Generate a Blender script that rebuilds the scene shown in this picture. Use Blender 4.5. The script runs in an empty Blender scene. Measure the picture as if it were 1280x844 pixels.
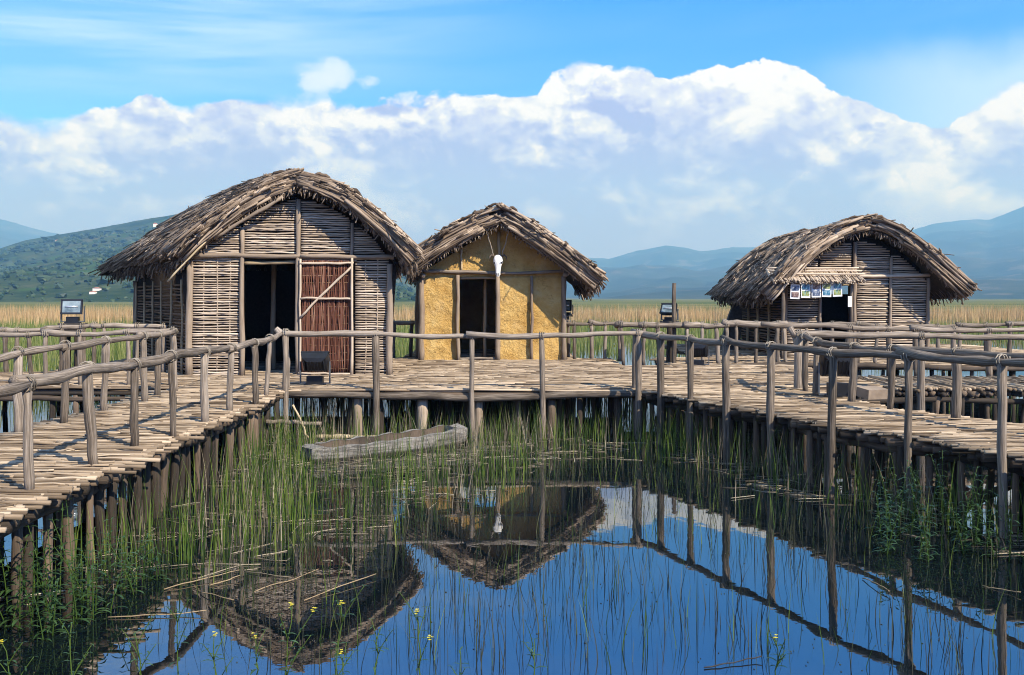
import bpy, math, random
import numpy as np
R = math.radians
random.seed(7)
rng = np.random.default_rng(7)
S = bpy.context.scene
COL = S.collection
F = 1150.0            # focal length in photo pixels
CZ, ZD = 2.3, 0.8     # eye height and deck height above the water

def gx(px, Y): return (px - 640.0) / F * Y
def gz(py, Y): return CZ + (372.0 - py) * Y / F
def ground(px, py):   # point of the deck plane seen at a photo position
    Y = (CZ - ZD) * F / (py - 372.0)
    return gx(px, Y), Y

# ------------------------------------------------------------------ nodes
class NT:
    def __init__(s, tree): s.t = tree; s.n = tree.nodes; s.l = tree.links
    def new(s, typ, **kw):
        n = s.n.new(typ)
        for k, v in kw.items(): setattr(n, k, v)
        return n
    def put(s, sock, v):
        if isinstance(v, bpy.types.NodeSocket): s.l.new(v, sock)
        elif v is not None:
            try: sock.default_value = v
            except Exception: sock.default_value = (*v, 1.0)
    def m(s, op, a, b=None, c=None, clamp=False):
        n = s.new('ShaderNodeMath', operation=op, use_clamp=clamp)
        s.put(n.inputs[0], a)
        if b is not None: s.put(n.inputs[1], b)
        if c is not None: s.put(n.inputs[2], c)
        return n.outputs[0]
    def noise(s, vec, scale, detail=4, rough=.55, dist=0, out='Fac'):
        n = s.new('ShaderNodeTexNoise'); s.put(n.inputs['Vector'], vec)
        n.inputs['Scale'].default_value = scale; n.inputs['Detail'].default_value = detail
        n.inputs['Roughness'].default_value = rough; n.inputs['Distortion'].default_value = dist
        return n.outputs[out]
    def ramp(s, fac, stops, interp='LINEAR'):
        n = s.new('ShaderNodeValToRGB'); cr = n.color_ramp; cr.interpolation = interp
        while len(cr.elements) > 1: cr.elements.remove(cr.elements[-1])
        for i, (p, c) in enumerate(stops):
            e = cr.elements[0] if i == 0 else cr.elements.new(p)
            e.position = p; e.color = (*c, 1) if len(c) == 3 else c
        s.put(n.inputs[0], fac); return n.outputs['Color']
    def mix(s, fac, a, b, blend='MIX'):
        n = s.new('ShaderNodeMix', data_type='RGBA', blend_type=blend)
        s.put(n.inputs[0], fac); s.put(n.inputs[6], a); s.put(n.inputs[7], b); return n.outputs[2]
    def comb(s, x, y, z):
        n = s.new('ShaderNodeCombineXYZ')
        for i, v in enumerate((x, y, z)): s.put(n.inputs[i], v)
        return n.outputs[0]
    def attr(s, name, out='Fac'):
        n = s.new('ShaderNodeAttribute'); n.attribute_name = name; return n.outputs[out]
    def smooth(s, v, a, b):
        n = s.new('ShaderNodeMapRange', interpolation_type='SMOOTHSTEP')
        s.put(n.inputs[0], v); n.inputs[1].default_value = a; n.inputs[2].default_value = b
        return n.outputs[0]
    def bump(s, h, strength=.5, dist=.02):
        n = s.new('ShaderNodeBump'); n.inputs['Strength'].default_value = strength
        n.inputs['Distance'].default_value = dist; s.put(n.inputs['Height'], h); return n.outputs[0]

def material(name):
    m = bpy.data.materials.new(name); m.use_nodes = True
    t = NT(m.node_tree); t.n.clear()
    out = t.new('ShaderNodeOutputMaterial'); b = t.new('ShaderNodeBsdfPrincipled')
    t.l.new(b.outputs[0], out.inputs[0]); t.b = b; t.out = out
    return m, t

def wood(name, stops, rough=.85, grain=.45, gs=3.0, bump=.6):
    """round wood, canes and sticks: tone per piece, grain along its length"""
    m, t = material(name)
    luv = t.attr('luv', 'Vector'); rnd = t.attr('rnd')
    g = t.noise(luv, gs, 5, .65)
    geo = t.new('ShaderNodeNewGeometry')
    big = t.noise(geo.outputs['Position'], 2.3, 3)
    f = t.m('ADD', t.m('MULTIPLY', rnd, .62), t.m('MULTIPLY', t.m('SUBTRACT', g, .5), grain * 2))
    f = t.m('ADD', f, t.m('MULTIPLY', t.m('SUBTRACT', big, .5), .35))
    f = t.m('ADD', f, .18, clamp=True)
    t.put(t.b.inputs['Base Color'], t.ramp(f, stops))
    t.b.inputs['Roughness'].default_value = rough
    t.b.inputs['Specular IOR Level'].default_value = .25
    t.put(t.b.inputs['Normal'], t.bump(g, bump, .012))
    return m

M = {}
M['log'] = wood('weathered_log', [(0, (.02, .015, .011)), (.3, (.10, .078, .058)), (.6, (.24, .193, .15)), (1, (.52, .44, .36))], grain=.8, bump=1)
M['barelog'] = wood('pale_post', [(0, (.06, .042, .03)), (.4, (.2, .148, .105)), (1, (.46, .37, .28))])
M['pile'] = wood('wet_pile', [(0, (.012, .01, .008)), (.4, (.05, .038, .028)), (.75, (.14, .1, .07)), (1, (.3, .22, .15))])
M['deck'] = wood('deck_cane', [(0, (.04, .026, .016)), (.28, (.17, .122, .078)), (.6, (.37, .28, .19)), (1, (.64, .52, .375))], grain=.4)
M['rod'] = wood('wattle_rod', [(0, (.1, .066, .042)), (.35, (.34, .26, .185)), (.7, (.58, .475, .365)), (1, (.78, .68, .56))], grain=.35)
M['redrod'] = wood('reddish_osier', [(0, (.025, .009, .006)), (.35, (.09, .03, .018)), (.7, (.2, .085, .052)), (1, (.42, .28, .19))])
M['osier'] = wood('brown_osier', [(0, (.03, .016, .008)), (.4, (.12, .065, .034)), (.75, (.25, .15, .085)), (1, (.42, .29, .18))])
M['thatch'] = wood('reed_thatch', [(0, (.018, .012, .008)), (.3, (.10, .07, .048)), (.56, (.28, .21, .15)), (.8, (.48, .38, .285)), (1, (.68, .56, .43))], grain=.35)
M['tan'] = wood('fresh_cane', [(0, (.2, .13, .07)), (.5, (.45, .34, .2)), (1, (.65, .54, .36))])
M['rope'] = wood('rope', [(0, (.12, .1, .075)), (.5, (.28, .24, .19)), (1, (.44, .39, .32))])

def plain(name, col, rough=.6, metal=0, var=.25, scale=9, bump=0, spec=.4):
    m, t = material(name)
    tc = t.new('ShaderNodeTexCoord'); n = t.noise(tc.outputs['Object'], scale, 5)
    a = tuple(c * (1 - var) for c in col); b = tuple(min(1, c * (1 + var)) for c in col)
    t.put(t.b.inputs['Base Color'], t.ramp(n, [(.25, a), (.75, b)]))
    t.b.inputs['Roughness'].default_value = rough; t.b.inputs['Metallic'].default_value = metal
    t.b.inputs['Specular IOR Level'].default_value = spec
    if bump: t.put(t.b.inputs['Normal'], t.bump(n, bump, .02))
    return m
M['underthatch'] = plain('packed_thatch', (.06, .043, .03), .95, var=.5, scale=14, bump=.6, spec=.1)
M['backing'] = plain('dark_backing', (.035, .026, .02), .95, var=.5, scale=20, spec=.1)  # near-black colour stands for daub and the shade between the rods
M['earth'] = plain('trodden_earth', (.12, .09, .065), .95, var=.4, scale=6, spec=.1)
M['blackmetal'] = plain('black_paint', (.012, .013, .016), .38, var=.3, scale=12)
M['bracket'] = plain('grey_metal', (.10, .11, .12), .5, .4)
M['reflector'] = plain('lamp_reflector', (.75, .78, .8), .25, .6, var=.1)
M['paper'] = plain('white_card', (.78, .78, .76), .7, var=.06)
M['bone'] = plain('bleached_bone', (.82, .8, .76), .7, var=.1, scale=30, bump=.3)
M['socket'] = plain('dark_hollow', (.03, .024, .02), .9)
M['horn'] = plain('dark_horn', (.09, .065, .045), .5)
M['pedestal'] = plain('dark_plank', (.05, .042, .036), .8, var=.5, scale=14)
M['whitewash'] = plain('house_wall', (.75, .72, .68), .8, var=.1)
M['tile'] = plain('house_roof', (.42, .17, .1), .8, var=.3)

def glass_mat():
    m, t = material('lamp_glass')
    t.b.inputs['Base Color'].default_value = (.8, .9, .92, 1); t.b.inputs['Roughness'].default_value = .06
    t.b.inputs['Specular IOR Level'].default_value = .9
    tc = t.new('ShaderNodeTexCoord'); n = t.noise(tc.outputs['Object'], 5, 3)
    t.put(t.b.inputs['Base Color'], t.ramp(n, [(.3, (.07, .1, .11)), (.7, (.3, .37, .39))]))
    return m
M['glass'] = glass_mat()

def photo_mat(name, stops, scale):
    m, t = material(name)
    tc = t.new('ShaderNodeTexCoord'); n = t.noise(tc.outputs['Object'], scale, 3, .5, .6)
    t.put(t.b.inputs['Base Color'], t.ramp(n, stops)); t.b.inputs['Roughness'].default_value = .35
    return m
M['pics'] = [photo_mat('print_%s' % w, s, sc) for w, s, sc in (
    ('dusk', [(.3, (.02, .02, .03)), (.5, (.12, .16, .24)), (.7, (.5, .5, .5))], 14),
    ('water', [(.3, (.03, .08, .12)), (.5, (.06, .2, .3)), (.7, (.4, .5, .55))], 12),
    ('earth', [(.3, (.04, .03, .03)), (.5, (.2, .12, .1)), (.7, (.5, .42, .36))], 16),
    ('field', [(.3, (.05, .1, .03)), (.5, (.35, .36, .12)), (.7, (.1, .35, .38))], 12))]

def clay():
    m, t = material('yellow_clay_daub')
    tc = t.new('ShaderNodeTexCoord'); p = tc.outputs['Object']
    a = t.noise(p, 1.6, 5, .6); b = t.noise(p, 9, 6, .7); c = t.noise(p, 34, 4, .7)
    mp = t.new('ShaderNodeMapping'); mp.inputs['Scale'].default_value = (1, 1, 2.6); t.put(mp.inputs[0], p)
    vor = t.new('ShaderNodeTexVoronoi', feature='DISTANCE_TO_EDGE'); vor.inputs['Scale'].default_value = 6.5
    wv = t.new('ShaderNodeVectorMath', operation='ADD'); t.put(wv.inputs[0], mp.outputs[0])
    nz = t.new('ShaderNodeVectorMath', operation='SCALE'); t.put(nz.inputs[0], t.noise(p, 5, 4, out='Color')); nz.inputs['Scale'].default_value = .35
    t.put(wv.inputs[1], nz.outputs[0]); t.put(vor.inputs['Vector'], wv.outputs[0])
    crack = t.smooth(vor.outputs['Distance'], .0, .035)
    crack = t.m('MAXIMUM', crack, t.smooth(t.noise(p, 2.2, 3), .36, .46))
    f = t.m('ADD', t.m('MULTIPLY', a, .72), t.m('MULTIPLY', b, .28))
    col = t.ramp(f, [(.3, (.36, .205, .055)), (.45, (.5, .305, .095)), (.56, (.57, .37, .13)), (.68, (.62, .45, .19))])
    pale = t.smooth(t.noise(p, 1.1, 5, .6), .56, .7)
    col = t.mix(t.m('MULTIPLY', pale, .4), col, (.55, .42, .24, 1))
    col = t.mix(crack, (.2, .11, .035, 1), col)
    t.put(t.b.inputs['Base Color'], col); t.b.inputs['Roughness'].default_value = .95
    t.b.inputs['Specular IOR Level'].default_value = .1
    h = t.m('ADD', t.m('ADD', t.m('MULTIPLY', b, 1.3), t.m('MULTIPLY', c, .35)), t.m('MULTIPLY', crack, .35))
    t.put(t.b.inputs['Normal'], t.bump(h, .9, .05))
    return m
M['clay'] = clay()

def leafy(name, stops, trans=.35, rough=.55, tip=None):
    m, t = material(name)
    rnd = t.attr('rnd'); luv = t.attr('luv', 'Vector')
    geo = t.new('ShaderNodeNewGeometry'); n = t.noise(geo.outputs['Position'], 1.2, 3)
    f = t.m('ADD', t.m('MULTIPLY', rnd, .8), t.m('MULTIPLY', t.m('SUBTRACT', n, .35), .5), clamp=True)
    col = t.ramp(f, stops)
    if tip:
        sp = t.new('ShaderNodeSeparateXYZ'); t.put(sp.inputs[0], luv)
        k = t.smooth(t.m('ADD', sp.outputs[2], t.m('MULTIPLY', t.m('SUBTRACT', rnd, .5), .35)), tip[0], tip[1])
        col = t.mix(k, col, t.ramp(rnd, tip[2]))
    t.put(t.b.inputs['Base Color'], col); t.b.inputs['Roughness'].default_value = rough
    t.b.inputs['Specular IOR Level'].default_value = .3
    tr = t.new('ShaderNodeBsdfTranslucent'); t.put(tr.inputs[0], col)
    ms = t.new('ShaderNodeMixShader'); ms.inputs[0].default_value = trans
    t.l.new(t.b.outputs[0], ms.inputs[1]); t.l.new(tr.outputs[0], ms.inputs[2]); t.l.new(ms.outputs[0], t.out.inputs[0])
    return m
M['sedge'] = leafy('sedge_blade', [(0, (.015, .03, .006)), (.4, (.05, .1, .014)), (.75, (.14, .2, .03)), (1, (.28, .29, .09))])
M['deadstem'] = leafy('dead_stem', [(0, (.05, .04, .028)), (.4, (.16, .13, .09)), (.8, (.36, .3, .21)), (1, (.55, .48, .36))], .1)
M['darkstem'] = leafy('old_dark_stem', [(0, (.012, .012, .009)), (.6, (.04, .042, .022)), (1, (.09, .1, .04))], .1)
M['reed'] = leafy('lake_reed', [(0, (.1, .16, .035)), (.5, (.2, .25, .06)), (1, (.33, .3, .1))], .3,
                  tip=(.16, .46, [(0, (.32, .185, .08)), (.5, (.54, .35, .16)), (1, (.68, .48, .26))]))
M['meadow'] = leafy('marsh_grass', [(0, (.06, .1, .018)), (.4, (.16, .21, .045)), (.7, (.29, .31, .09)), (1, (.45, .38, .18))], .4)
M['leaf'] = leafy('broad_leaf', [(0, (.015, .04, .012)), (.5, (.04, .085, .028)), (1, (.09, .16, .06))], .25, .3)
M['flower'] = leafy('yellow_petal', [(0, (.7, .55, .03)), (1, (.8, .72, .1))], .3)

# ------------------------------------------------------------------ mesh building
class Geo:
    def __init__(s): s.v = []; s.f = []; s.r = []; s.u = []; s.n = 0
    def _add(s, verts, faces, rnd, luv):
        verts = np.asarray(verts, np.float64).reshape(-1, 3)
        s.v.append(verts); s.r.append(np.broadcast_to(np.asarray(rnd, np.float64), (len(verts),)).copy())
        s.u.append(np.asarray(luv, np.float64).reshape(-1, 3))
        for a in faces:
            if len(a): s.f.append(np.asarray(a, np.int64) + s.n)
        s.n += len(verts)
    def tubes(s, P, rad, sides=6, rnd=None, cap=True, flat=1.0):
        """P (N,K,3) centre lines, rad (N,K)"""
        P = np.asarray(P, np.float64); N, K, _ = P.shape
        rad = np.broadcast_to(np.asarray(rad, np.float64), (N, K))
        T = np.gradient(P, axis=1); T /= np.linalg.norm(T, axis=2, keepdims=True) + 1e-9
        d = P[:, -1] - P[:, 0]; ref = np.zeros((N, 3)); vert = np.abs(d[:, 2]) > .8 * np.linalg.norm(d, axis=1)
        ref[vert] = (1, 0, 0); ref[~vert] = (0, 0, 1)
        A = np.cross(T, ref[:, None, :]); A /= np.linalg.norm(A, axis=2, keepdims=True) + 1e-9
        B = np.cross(A, T)
        ang = np.arange(sides) * 2 * math.pi / sides
        V = (P[:, :, None, :] + rad[:, :, None, None] * (np.cos(ang)[None, None, :, None] * A[:, :, None, :]
             + flat * np.sin(ang)[None, None, :, None] * B[:, :, None, :]))
        if rnd is None: rnd = rng.random(N)
        rnd = np.broadcast_to(rnd, (N,))
        L = np.concatenate([np.zeros((N, 1)), np.cumsum(np.linalg.norm(np.diff(P, axis=1), axis=2), axis=1)], 1)
        off = rng.random(N) * 50
        U = np.stack([np.broadcast_to(np.cos(ang) * 1.7, (N, K, sides)), np.broadcast_to(np.sin(ang) * 1.7, (N, K, sides)),
                      np.broadcast_to((L * .9 + off[:, None])[:, :, None], (N, K, sides))], -1)
        idx = np.arange(N * K * sides).reshape(N, K, sides)
        a = idx[:, :-1, :]; b = np.roll(a, -1, 2); d_ = idx[:, 1:, :]; c = np.roll(d_, -1, 2)
        quads = np.stack([a, b, c, d_], -1).reshape(-1, 4)
        caps = [idx[:, 0, ::-1], idx[:, -1, :]] if cap else []
        s._add(V, [quads] + caps, np.repeat(rnd, K * sides), U)
    def log(s, p0, p1, r0, r1=None, wob=.02, seg=8, sides=8, rnd=None, knob=.08):
        r1 = r0 if r1 is None else r1
        p0 = np.array(p0, float); p1 = np.array(p1, float); t = np.linspace(0, 1, seg + 1)
        P = p0 + (p1 - p0) * t[:, None]
        w = np.cumsum(rng.normal(0, 1, (seg + 1, 3)), 0); w -= w[0] + (w[-1] - w[0]) * t[:, None]
        P = P + w * wob * .55
        rad = (r0 + (r1 - r0) * t) * (1 + rng.normal(0, knob, seg + 1))
        s.tubes(P[None], rad[None], sides, None if rnd is None else np.array([rnd]))
    def path(s, pts, rad, sides=8, rnd=None, sub=1):
        P = np.array(pts, float)
        s.tubes(P[None], np.broadcast_to(np.asarray(rad, float), (len(P),))[None], sides, None if rnd is None else np.array([rnd]))
    def blades(s, B, H, lean, width, droop=.0, K=5, rnd=None, face=None):
        """grass: bases B (N,3), heights H, horizontal lean vectors (N,2), half widths"""
        N = len(B); t = np.linspace(0, 1, K)
        P = np.repeat(B[:, None, :], K, 1).astype(float)
        P[:, :, 2] += H[:, None] * (t - np.asarray(droop).reshape(-1, 1) * t ** 3)
        P[:, :, :2] += lean[:, None, :] * (t ** 1.8)[None, :, None]
        a = rng.uniform(0, math.pi, N) if face is None else face
        W = np.stack([np.cos(a), np.sin(a), np.zeros(N)], -1)
        w = np.asarray(width).reshape(-1, 1) * (1 - .93 * t ** 1.6)[None, :]
        V = np.stack([P - W[:, None] * w[..., None], P + W[:, None] * w[..., None]], 2)
        idx = np.arange(N * K * 2).reshape(N, K, 2)
        q = np.stack([idx[:, :-1, 0], idx[:, :-1, 1], idx[:, 1:, 1], idx[:, 1:, 0]], -1).reshape(-1, 4)
        if rnd is None: rnd = rng.random(N)
        U = np.zeros((N, K, 2, 3)); U[..., 2] = t[None, :, None]
        s._add(V, [q], np.repeat(rnd, K * 2), U)
    def grid(s, V, rnd=.5, closed=False):
        n, m, _ = V.shape; idx = np.arange(n * m).reshape(n, m)
        q = np.stack([idx[:-1, :-1], idx[1:, :-1], idx[1:, 1:], idx[:-1, 1:]], -1).reshape(-1, 4)
        s._add(V, [q], rnd, V.reshape(-1, 3))
    def shell(s, top, bot, rnd=.5):
        """closed slab between two (n,m,3) grids"""
        n, m, _ = top.shape; a = np.arange(n * m).reshape(n, m); b = a + n * m
        q = [np.stack([a[:-1, :-1], a[1:, :-1], a[1:, 1:], a[:-1, 1:]], -1).reshape(-1, 4),
             np.stack([b[:-1, :-1], b[:-1, 1:], b[1:, 1:], b[1:, :-1]], -1).reshape(-1, 4)]
        for e, f in ((a[:, 0], b[:, 0]), (a[:, -1], b[:, -1]), (a[0], b[0]), (a[-1], b[-1])):
            q.append(np.stack([e[:-1], e[1:], f[1:], f[:-1]], -1))
        V = np.concatenate([top.reshape(-1, 3), bot.reshape(-1, 3)])
        s._add(V, q, rnd, V)
    def box(s, c, d, rot=None, rnd=.5, taper=1.0):
        x, y, z = np.array(d) / 2.0
        v = np.array([(sx * x * (taper if sz > 0 else 1), sy * y * (taper if sz > 0 else 1), sz * z) for sz in (-1, 1) for sx, sy in ((-1, -1), (1, -1), (1, 1), (-1, 1))], float)
        if rot is not None: v = v @ np.array(rot).T
        v = v + np.array(c)
        s._add(v, [np.array([(0, 3, 2, 1), (4, 5, 6, 7), (0, 1, 5, 4), (1, 2, 6, 5), (2, 3, 7, 6), (3, 0, 4, 7)])], rnd, v)
    def prism(s, poly, fn0, fn1, rnd=.5):
        """polygon (list of 2D) mapped by two functions to a front and back face"""
        n = len(poly); v = np.array([fn0(*p) for p in poly] + [fn1(*p) for p in poly], float)
        fs = [np.array([list(range(n))]), np.array([list(range(2 * n - 1, n - 1, -1))])]
        fs.append(np.array([(i, i + n, (i + 1) % n + n, (i + 1) % n) for i in range(n)]))
        s._add(v, fs, rnd, v)
    def build(s, name, mat, parent=None, smooth=True, loc=None):
        V = np.concatenate(s.v); rn = np.concatenate(s.r); U = np.concatenate(s.u)
        o0 = ORIG.get(parent.name, (0, 0, 0)) if parent else (loc or (0, 0, 0))
        V = V - np.array(o0, float)
        me = bpy.data.meshes.new(name)
        tot = np.concatenate([np.full(len(f), f.shape[1]) for f in s.f]); li = np.concatenate([f.ravel() for f in s.f])
        me.vertices.add(len(V)); me.vertices.foreach_set('co', V.astype(np.float32).ravel())
        me.loops.add(len(li)); me.loops.foreach_set('vertex_index', li.astype(np.int32))
        me.polygons.add(len(tot)); me.polygons.foreach_set('loop_start', np.concatenate([[0], np.cumsum(tot)[:-1]]).astype(np.int32))
        me.update(calc_edges=True)
        me.polygons.foreach_set('use_smooth', np.full(len(tot), smooth))
        a = me.attributes.new('rnd', 'FLOAT', 'POINT'); a.data.foreach_set('value', rn.astype(np.float32))
        a = me.attributes.new('luv', 'FLOAT_VECTOR', 'POINT'); a.data.foreach_set('vector', U.astype(np.float32).ravel())
        me.materials.append(mat); me.validate(); me.update()
        o = bpy.data.objects.new(name, me); COL.objects.link(o)
        if parent: o.parent = parent; ORIG[o.name] = o0
        else: o.location = o0
        return o

ORIG = {}
def tag(o, label=None, cat=None, group=None, kind=None):
    if label: o['label'] = label
    if cat: o['category'] = cat
    if group: o['group'] = group
    if kind: o['kind'] = kind
    return o
def thing(name, label, cat, loc=(0, 0, 0), group=None):
    o = bpy.data.objects.new(name, None); COL.objects.link(o); o.location = loc; o.empty_display_size = .2
    ORIG[o.name] = tuple(loc); return tag(o, label, cat, group)

# ------------------------------------------------------------------ camera, light, sky
cam = bpy.data.cameras.new('camera'); co = bpy.data.objects.new('camera', cam); COL.objects.link(co)
co.location = (0, 0, CZ); co.rotation_euler = (R(90), 0, 0)
cam.sensor_width = 36; cam.lens = 36 * F / 1280; cam.shift_y = -50 / 1280
cam.clip_start = .1; cam.clip_end = 40000; S.camera = co
SUN_EL, SUN_AZ = R(39), R(135)     # azimuth clockwise from +Y (the view direction): behind and to the right
sl = bpy.data.lights.new('sun', 'SUN'); so = bpy.data.objects.new('sun', sl); COL.objects.link(so)
sl.energy = 4.8; sl.angle = R(.5); sl.color = (1, .94, .85)
so.rotation_euler = (R(90) - SUN_EL, 0, math.pi - SUN_AZ)

W = bpy.data.worlds.new('World'); S.world = W; W.use_nodes = True
def build_sky():
    t = NT(W.node_tree); t.n.clear()
    out = t.new('ShaderNodeOutputWorld'); bg = t.new('ShaderNodeBackground'); t.l.new(bg.outputs[0], out.inputs[0])
    sky = t.new('ShaderNodeTexSky', sky_type='NISHITA'); sky.sun_disc = False
    sky.sun_elevation = SUN_EL; sky.sun_rotation = SUN_AZ; sky.ozone_density = 3.0; sky.dust_density = .4; sky.air_density = 1.0
    bg.inputs['Strength'].default_value = .11
    tc = t.new('ShaderNodeTexCoord'); sp = t.new('ShaderNodeSeparateXYZ'); t.put(sp.inputs[0], tc.outputs['Generated'])
    x, y, z = sp.outputs
    az = t.m('ARCTAN2', x, y); el = t.m('ARCSINE', z)
    # clear air: the Nishita sky, deepened; extra blue above frame for the water's reflection
    deep = t.ramp(t.m('DIVIDE', el, 1.2), [(0, (.62, .9, 1.3)), (.1, (.30, .80, 1.5)), (.18, (.15, .67, 1.62)), (.25, (.05, .68, 1.85)), (.34, (.03, .72, 2.1)), (.48, (.3, 1.0, 1.9)), (.6, (.5, .8, 1.2)), (1, (.55, .7, .95))])
    col = t.mix(1.0, sky.outputs[0], deep, 'MULTIPLY')
    # high streaks of cirrus
    v = t.comb(t.m('MULTIPLY', az, 1.5), t.m('MULTIPLY', t.m('SUBTRACT', el, t.m('MULTIPLY', az, .05)), 16), 3.1)
    ci = t.noise(v, 1.5, 6, .55, .3)
    side = t.smooth(t.m('MULTIPLY', az, -1), -.12, .55)
    cirrus = t.m('MULTIPLY', t.smooth(ci, .40, .72), t.m('ADD', .05, t.m('MULTIPLY', side, .75)))
    cirrus = t.m('MULTIPLY', cirrus, t.smooth(el, .16, .3))
    pale = t.m('MULTIPLY', side, t.m('MULTIPLY', t.smooth(el, .1, .3), .18))
    col = t.mix(t.m('ADD', cirrus, pale, clamp=True), col, (5.0, 6.2, 7.2, 1))
    # cumulus bank: height of its tops by azimuth
    tops = [(-60, 150), (0, 150), (60, 158), (110, 150), (185, 122), (225, 142), (272, 134), (370, 126), (455, 132), (545, 118), (600, 128), (672, 128),
            (690, 98), (725, 84), (800, 92), (835, 108), (870, 98), (905, 88), (960, 84), (1008, 94), (1030, 116), (1070, 132), (1140, 160), (1185, 168), (1235, 128), (1268, 104), (1340, 100)]
    A0, A1, EM = -.7, .7, .4
    st = []
    for px, py in tops:
        a = math.atan((px - 640) / F); e = math.atan((372 - py) / F * math.cos(a)) / EM
        st.append(((a - A0) / (A1 - A0), (e, e, e)))
    st = [(0.0, (.42, .42, .42)), (.08, (.5, .5, .5))] + st + [(.95, (.5, .5, .5)), (1.0, (.44, .44, .44))]
    top = t.m('MULTIPLY', t.ramp(t.m('DIVIDE', t.m('SUBTRACT', az, A0), A1 - A0), st), EM)
    p = t.comb(az, t.m('MULTIPLY', el, 1.25), .37)
    def fbm(vec):
        a = t.noise(vec, 15, 7, .56, .25); b = t.noise(vec, 46, 6, .6, .1)
        bil = t.m('SUBTRACT', 1, t.m('MULTIPLY', t.m('ABSOLUTE', t.m('SUBTRACT', a, .5)), 3.2))
        return t.m('ADD', t.m('MULTIPLY', a, .55), t.m('ADD', t.m('MULTIPLY', bil, .26), t.m('MULTIPLY', b, .34)))
    h0 = fbm(p)
    pv = t.new('ShaderNodeVectorMath', operation='ADD'); t.put(pv.inputs[0], p); pv.inputs[1].default_value = (.009, .0135, .004)
    h1 = fbm(pv.outputs[0])
    d = t.m('ADD', t.m('SUBTRACT', top, el), t.m('MULTIPLY', t.m('SUBTRACT', h0, .53), .048))
    edge = t.noise(p, 6.5, 3)
    soft = t.m('ADD', .002, t.m('MULTIPLY', t.smooth(edge, .45, .7), .02))
    mask = t.m('DIVIDE', d, soft, clamp=True)
    relief = t.m('MULTIPLY', t.m('SUBTRACT', h0, h1), 4.6)
    depth = t.smooth(d, .0, .115)
    big = t.smooth(t.noise(t.comb(t.m('MULTIPLY', az, 1.0), t.m('MULTIPLY', el, 1.7), 4.2), 9, 5, .55, .4), .40, .66)
    lit = t.m('ADD', t.m('SUBTRACT', .84, t.m('MULTIPLY', depth, .82)), t.m('MULTIPLY', relief, t.m('SUBTRACT', 1, t.m('MULTIPLY', depth, .5))))
    lit = t.m('ADD', lit, t.m('MULTIPLY', t.m('SUBTRACT', big, .45), .8))
    right = t.smooth(az, .02, .2); lit = t.m('ADD', lit, t.m('MULTIPLY', right, .2))
    low = t.smooth(el, .035, .12)
    lit = t.m('MULTIPLY', lit, low)
    ccol = t.ramp(lit, [(0, (2.45, 2.55, 4.9)), (.3, (3.25, 3.4, 5.5)), (.55, (4.3, 4.5, 5.9)), (.8, (5.2, 5.4, 5.8)), (1, (6.4, 6.4, 6.4))])
    col = t.mix(mask, col, ccol)
    # a thin veil to the right above the bank, and two loose puffs to the left
    veil = t.m('MULTIPLY', t.m('MULTIPLY', t.smooth(az, .25, .5), t.smooth(t.m('ADD', el, t.m('MULTIPLY', t.noise(p, 7, 5), .09)), .315, .255)), .75)
    col = t.mix(t.m('MULTIPLY', veil, t.m('SUBTRACT', 1, mask)), col, (4.4, 5.7, 7.2, 1))
    for px, py, w, hgt in ((408, 98, .019, .012), (420, 92, .01, .009), (396, 101, .012, .006), (461, 104, .009, .005)):
        a = math.atan((px - 640) / F); e = math.atan((372 - py) / F * math.cos(a))
        dx = t.m('DIVIDE', t.m('SUBTRACT', az, a), w); dy = t.m('DIVIDE', t.m('SUBTRACT', el, e), hgt)
        rr = t.m('ADD', t.m('MULTIPLY', dx, dx), t.m('MULTIPLY', dy, dy))
        k = t.smooth(t.m('ADD', t.m('SUBTRACT', 1, rr), t.m('MULTIPLY', t.m('SUBTRACT', h0, .52), 16)), -.2, 3.4)
        col = t.mix(t.m('MULTIPLY', k, .7), col, (5, 5.7, 6.8, 1))
    # whitish horizon air
    t.put(bg.inputs[0], col)
build_sky()
vs = S.view_settings; S.display_settings.display_device = 'sRGB'
vs.view_transform = 'Standard'; vs.look = 'None'; vs.exposure = .8; vs.gamma = 1; vs.use_curve_mapping = False
S.cycles.use_denoising = True; S.cycles.max_bounces = 6; S.cycles.filter_width = 1.05; S.cycles.diffuse_bounces = 3; S.cycles.glossy_bounces = 3
S.cycles.transmission_bounces = 3; S.cycles.transparent_max_bounces = 4; S.cycles.caustics_reflective = False
S.render.engine = 'CYCLES'

# ------------------------------------------------------------------ water, ground, hills
def water():
    m, t = material('lake_water')
    geo = t.new('ShaderNodeNewGeometry'); p = geo.outputs['Position']
    mp = t.new('ShaderNodeMapping'); mp.inputs['Scale'].default_value = (1, .45, 1); t.put(mp.inputs[0], p)
    n = t.noise(mp.outputs[0], 2.2, 3, .5); n2 = t.noise(p, 9, 2)
    t.b.inputs['Base Color'].default_value = (.003, .006, .008, 1)
    t.b.inputs['Roughness'].default_value = .012; t.b.inputs['IOR'].default_value = 2.3
    t.b.inputs['Specular IOR Level'].default_value = .85
    t.put(t.b.inputs['Normal'], t.bump(t.m('ADD', n, t.m('MULTIPLY', n2, .12)), .035, .05))
    g = Geo(); s = 7600.0
    g._add([(-s, -300, 0), (s, -300, 0), (s, 6500, 0), (-s, 6500, 0)], [np.array([(0, 1, 2, 3)])], .5, np.zeros((4, 3)))
    tag(g.build('water', m, smooth=False), kind='structure')
water()
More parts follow.
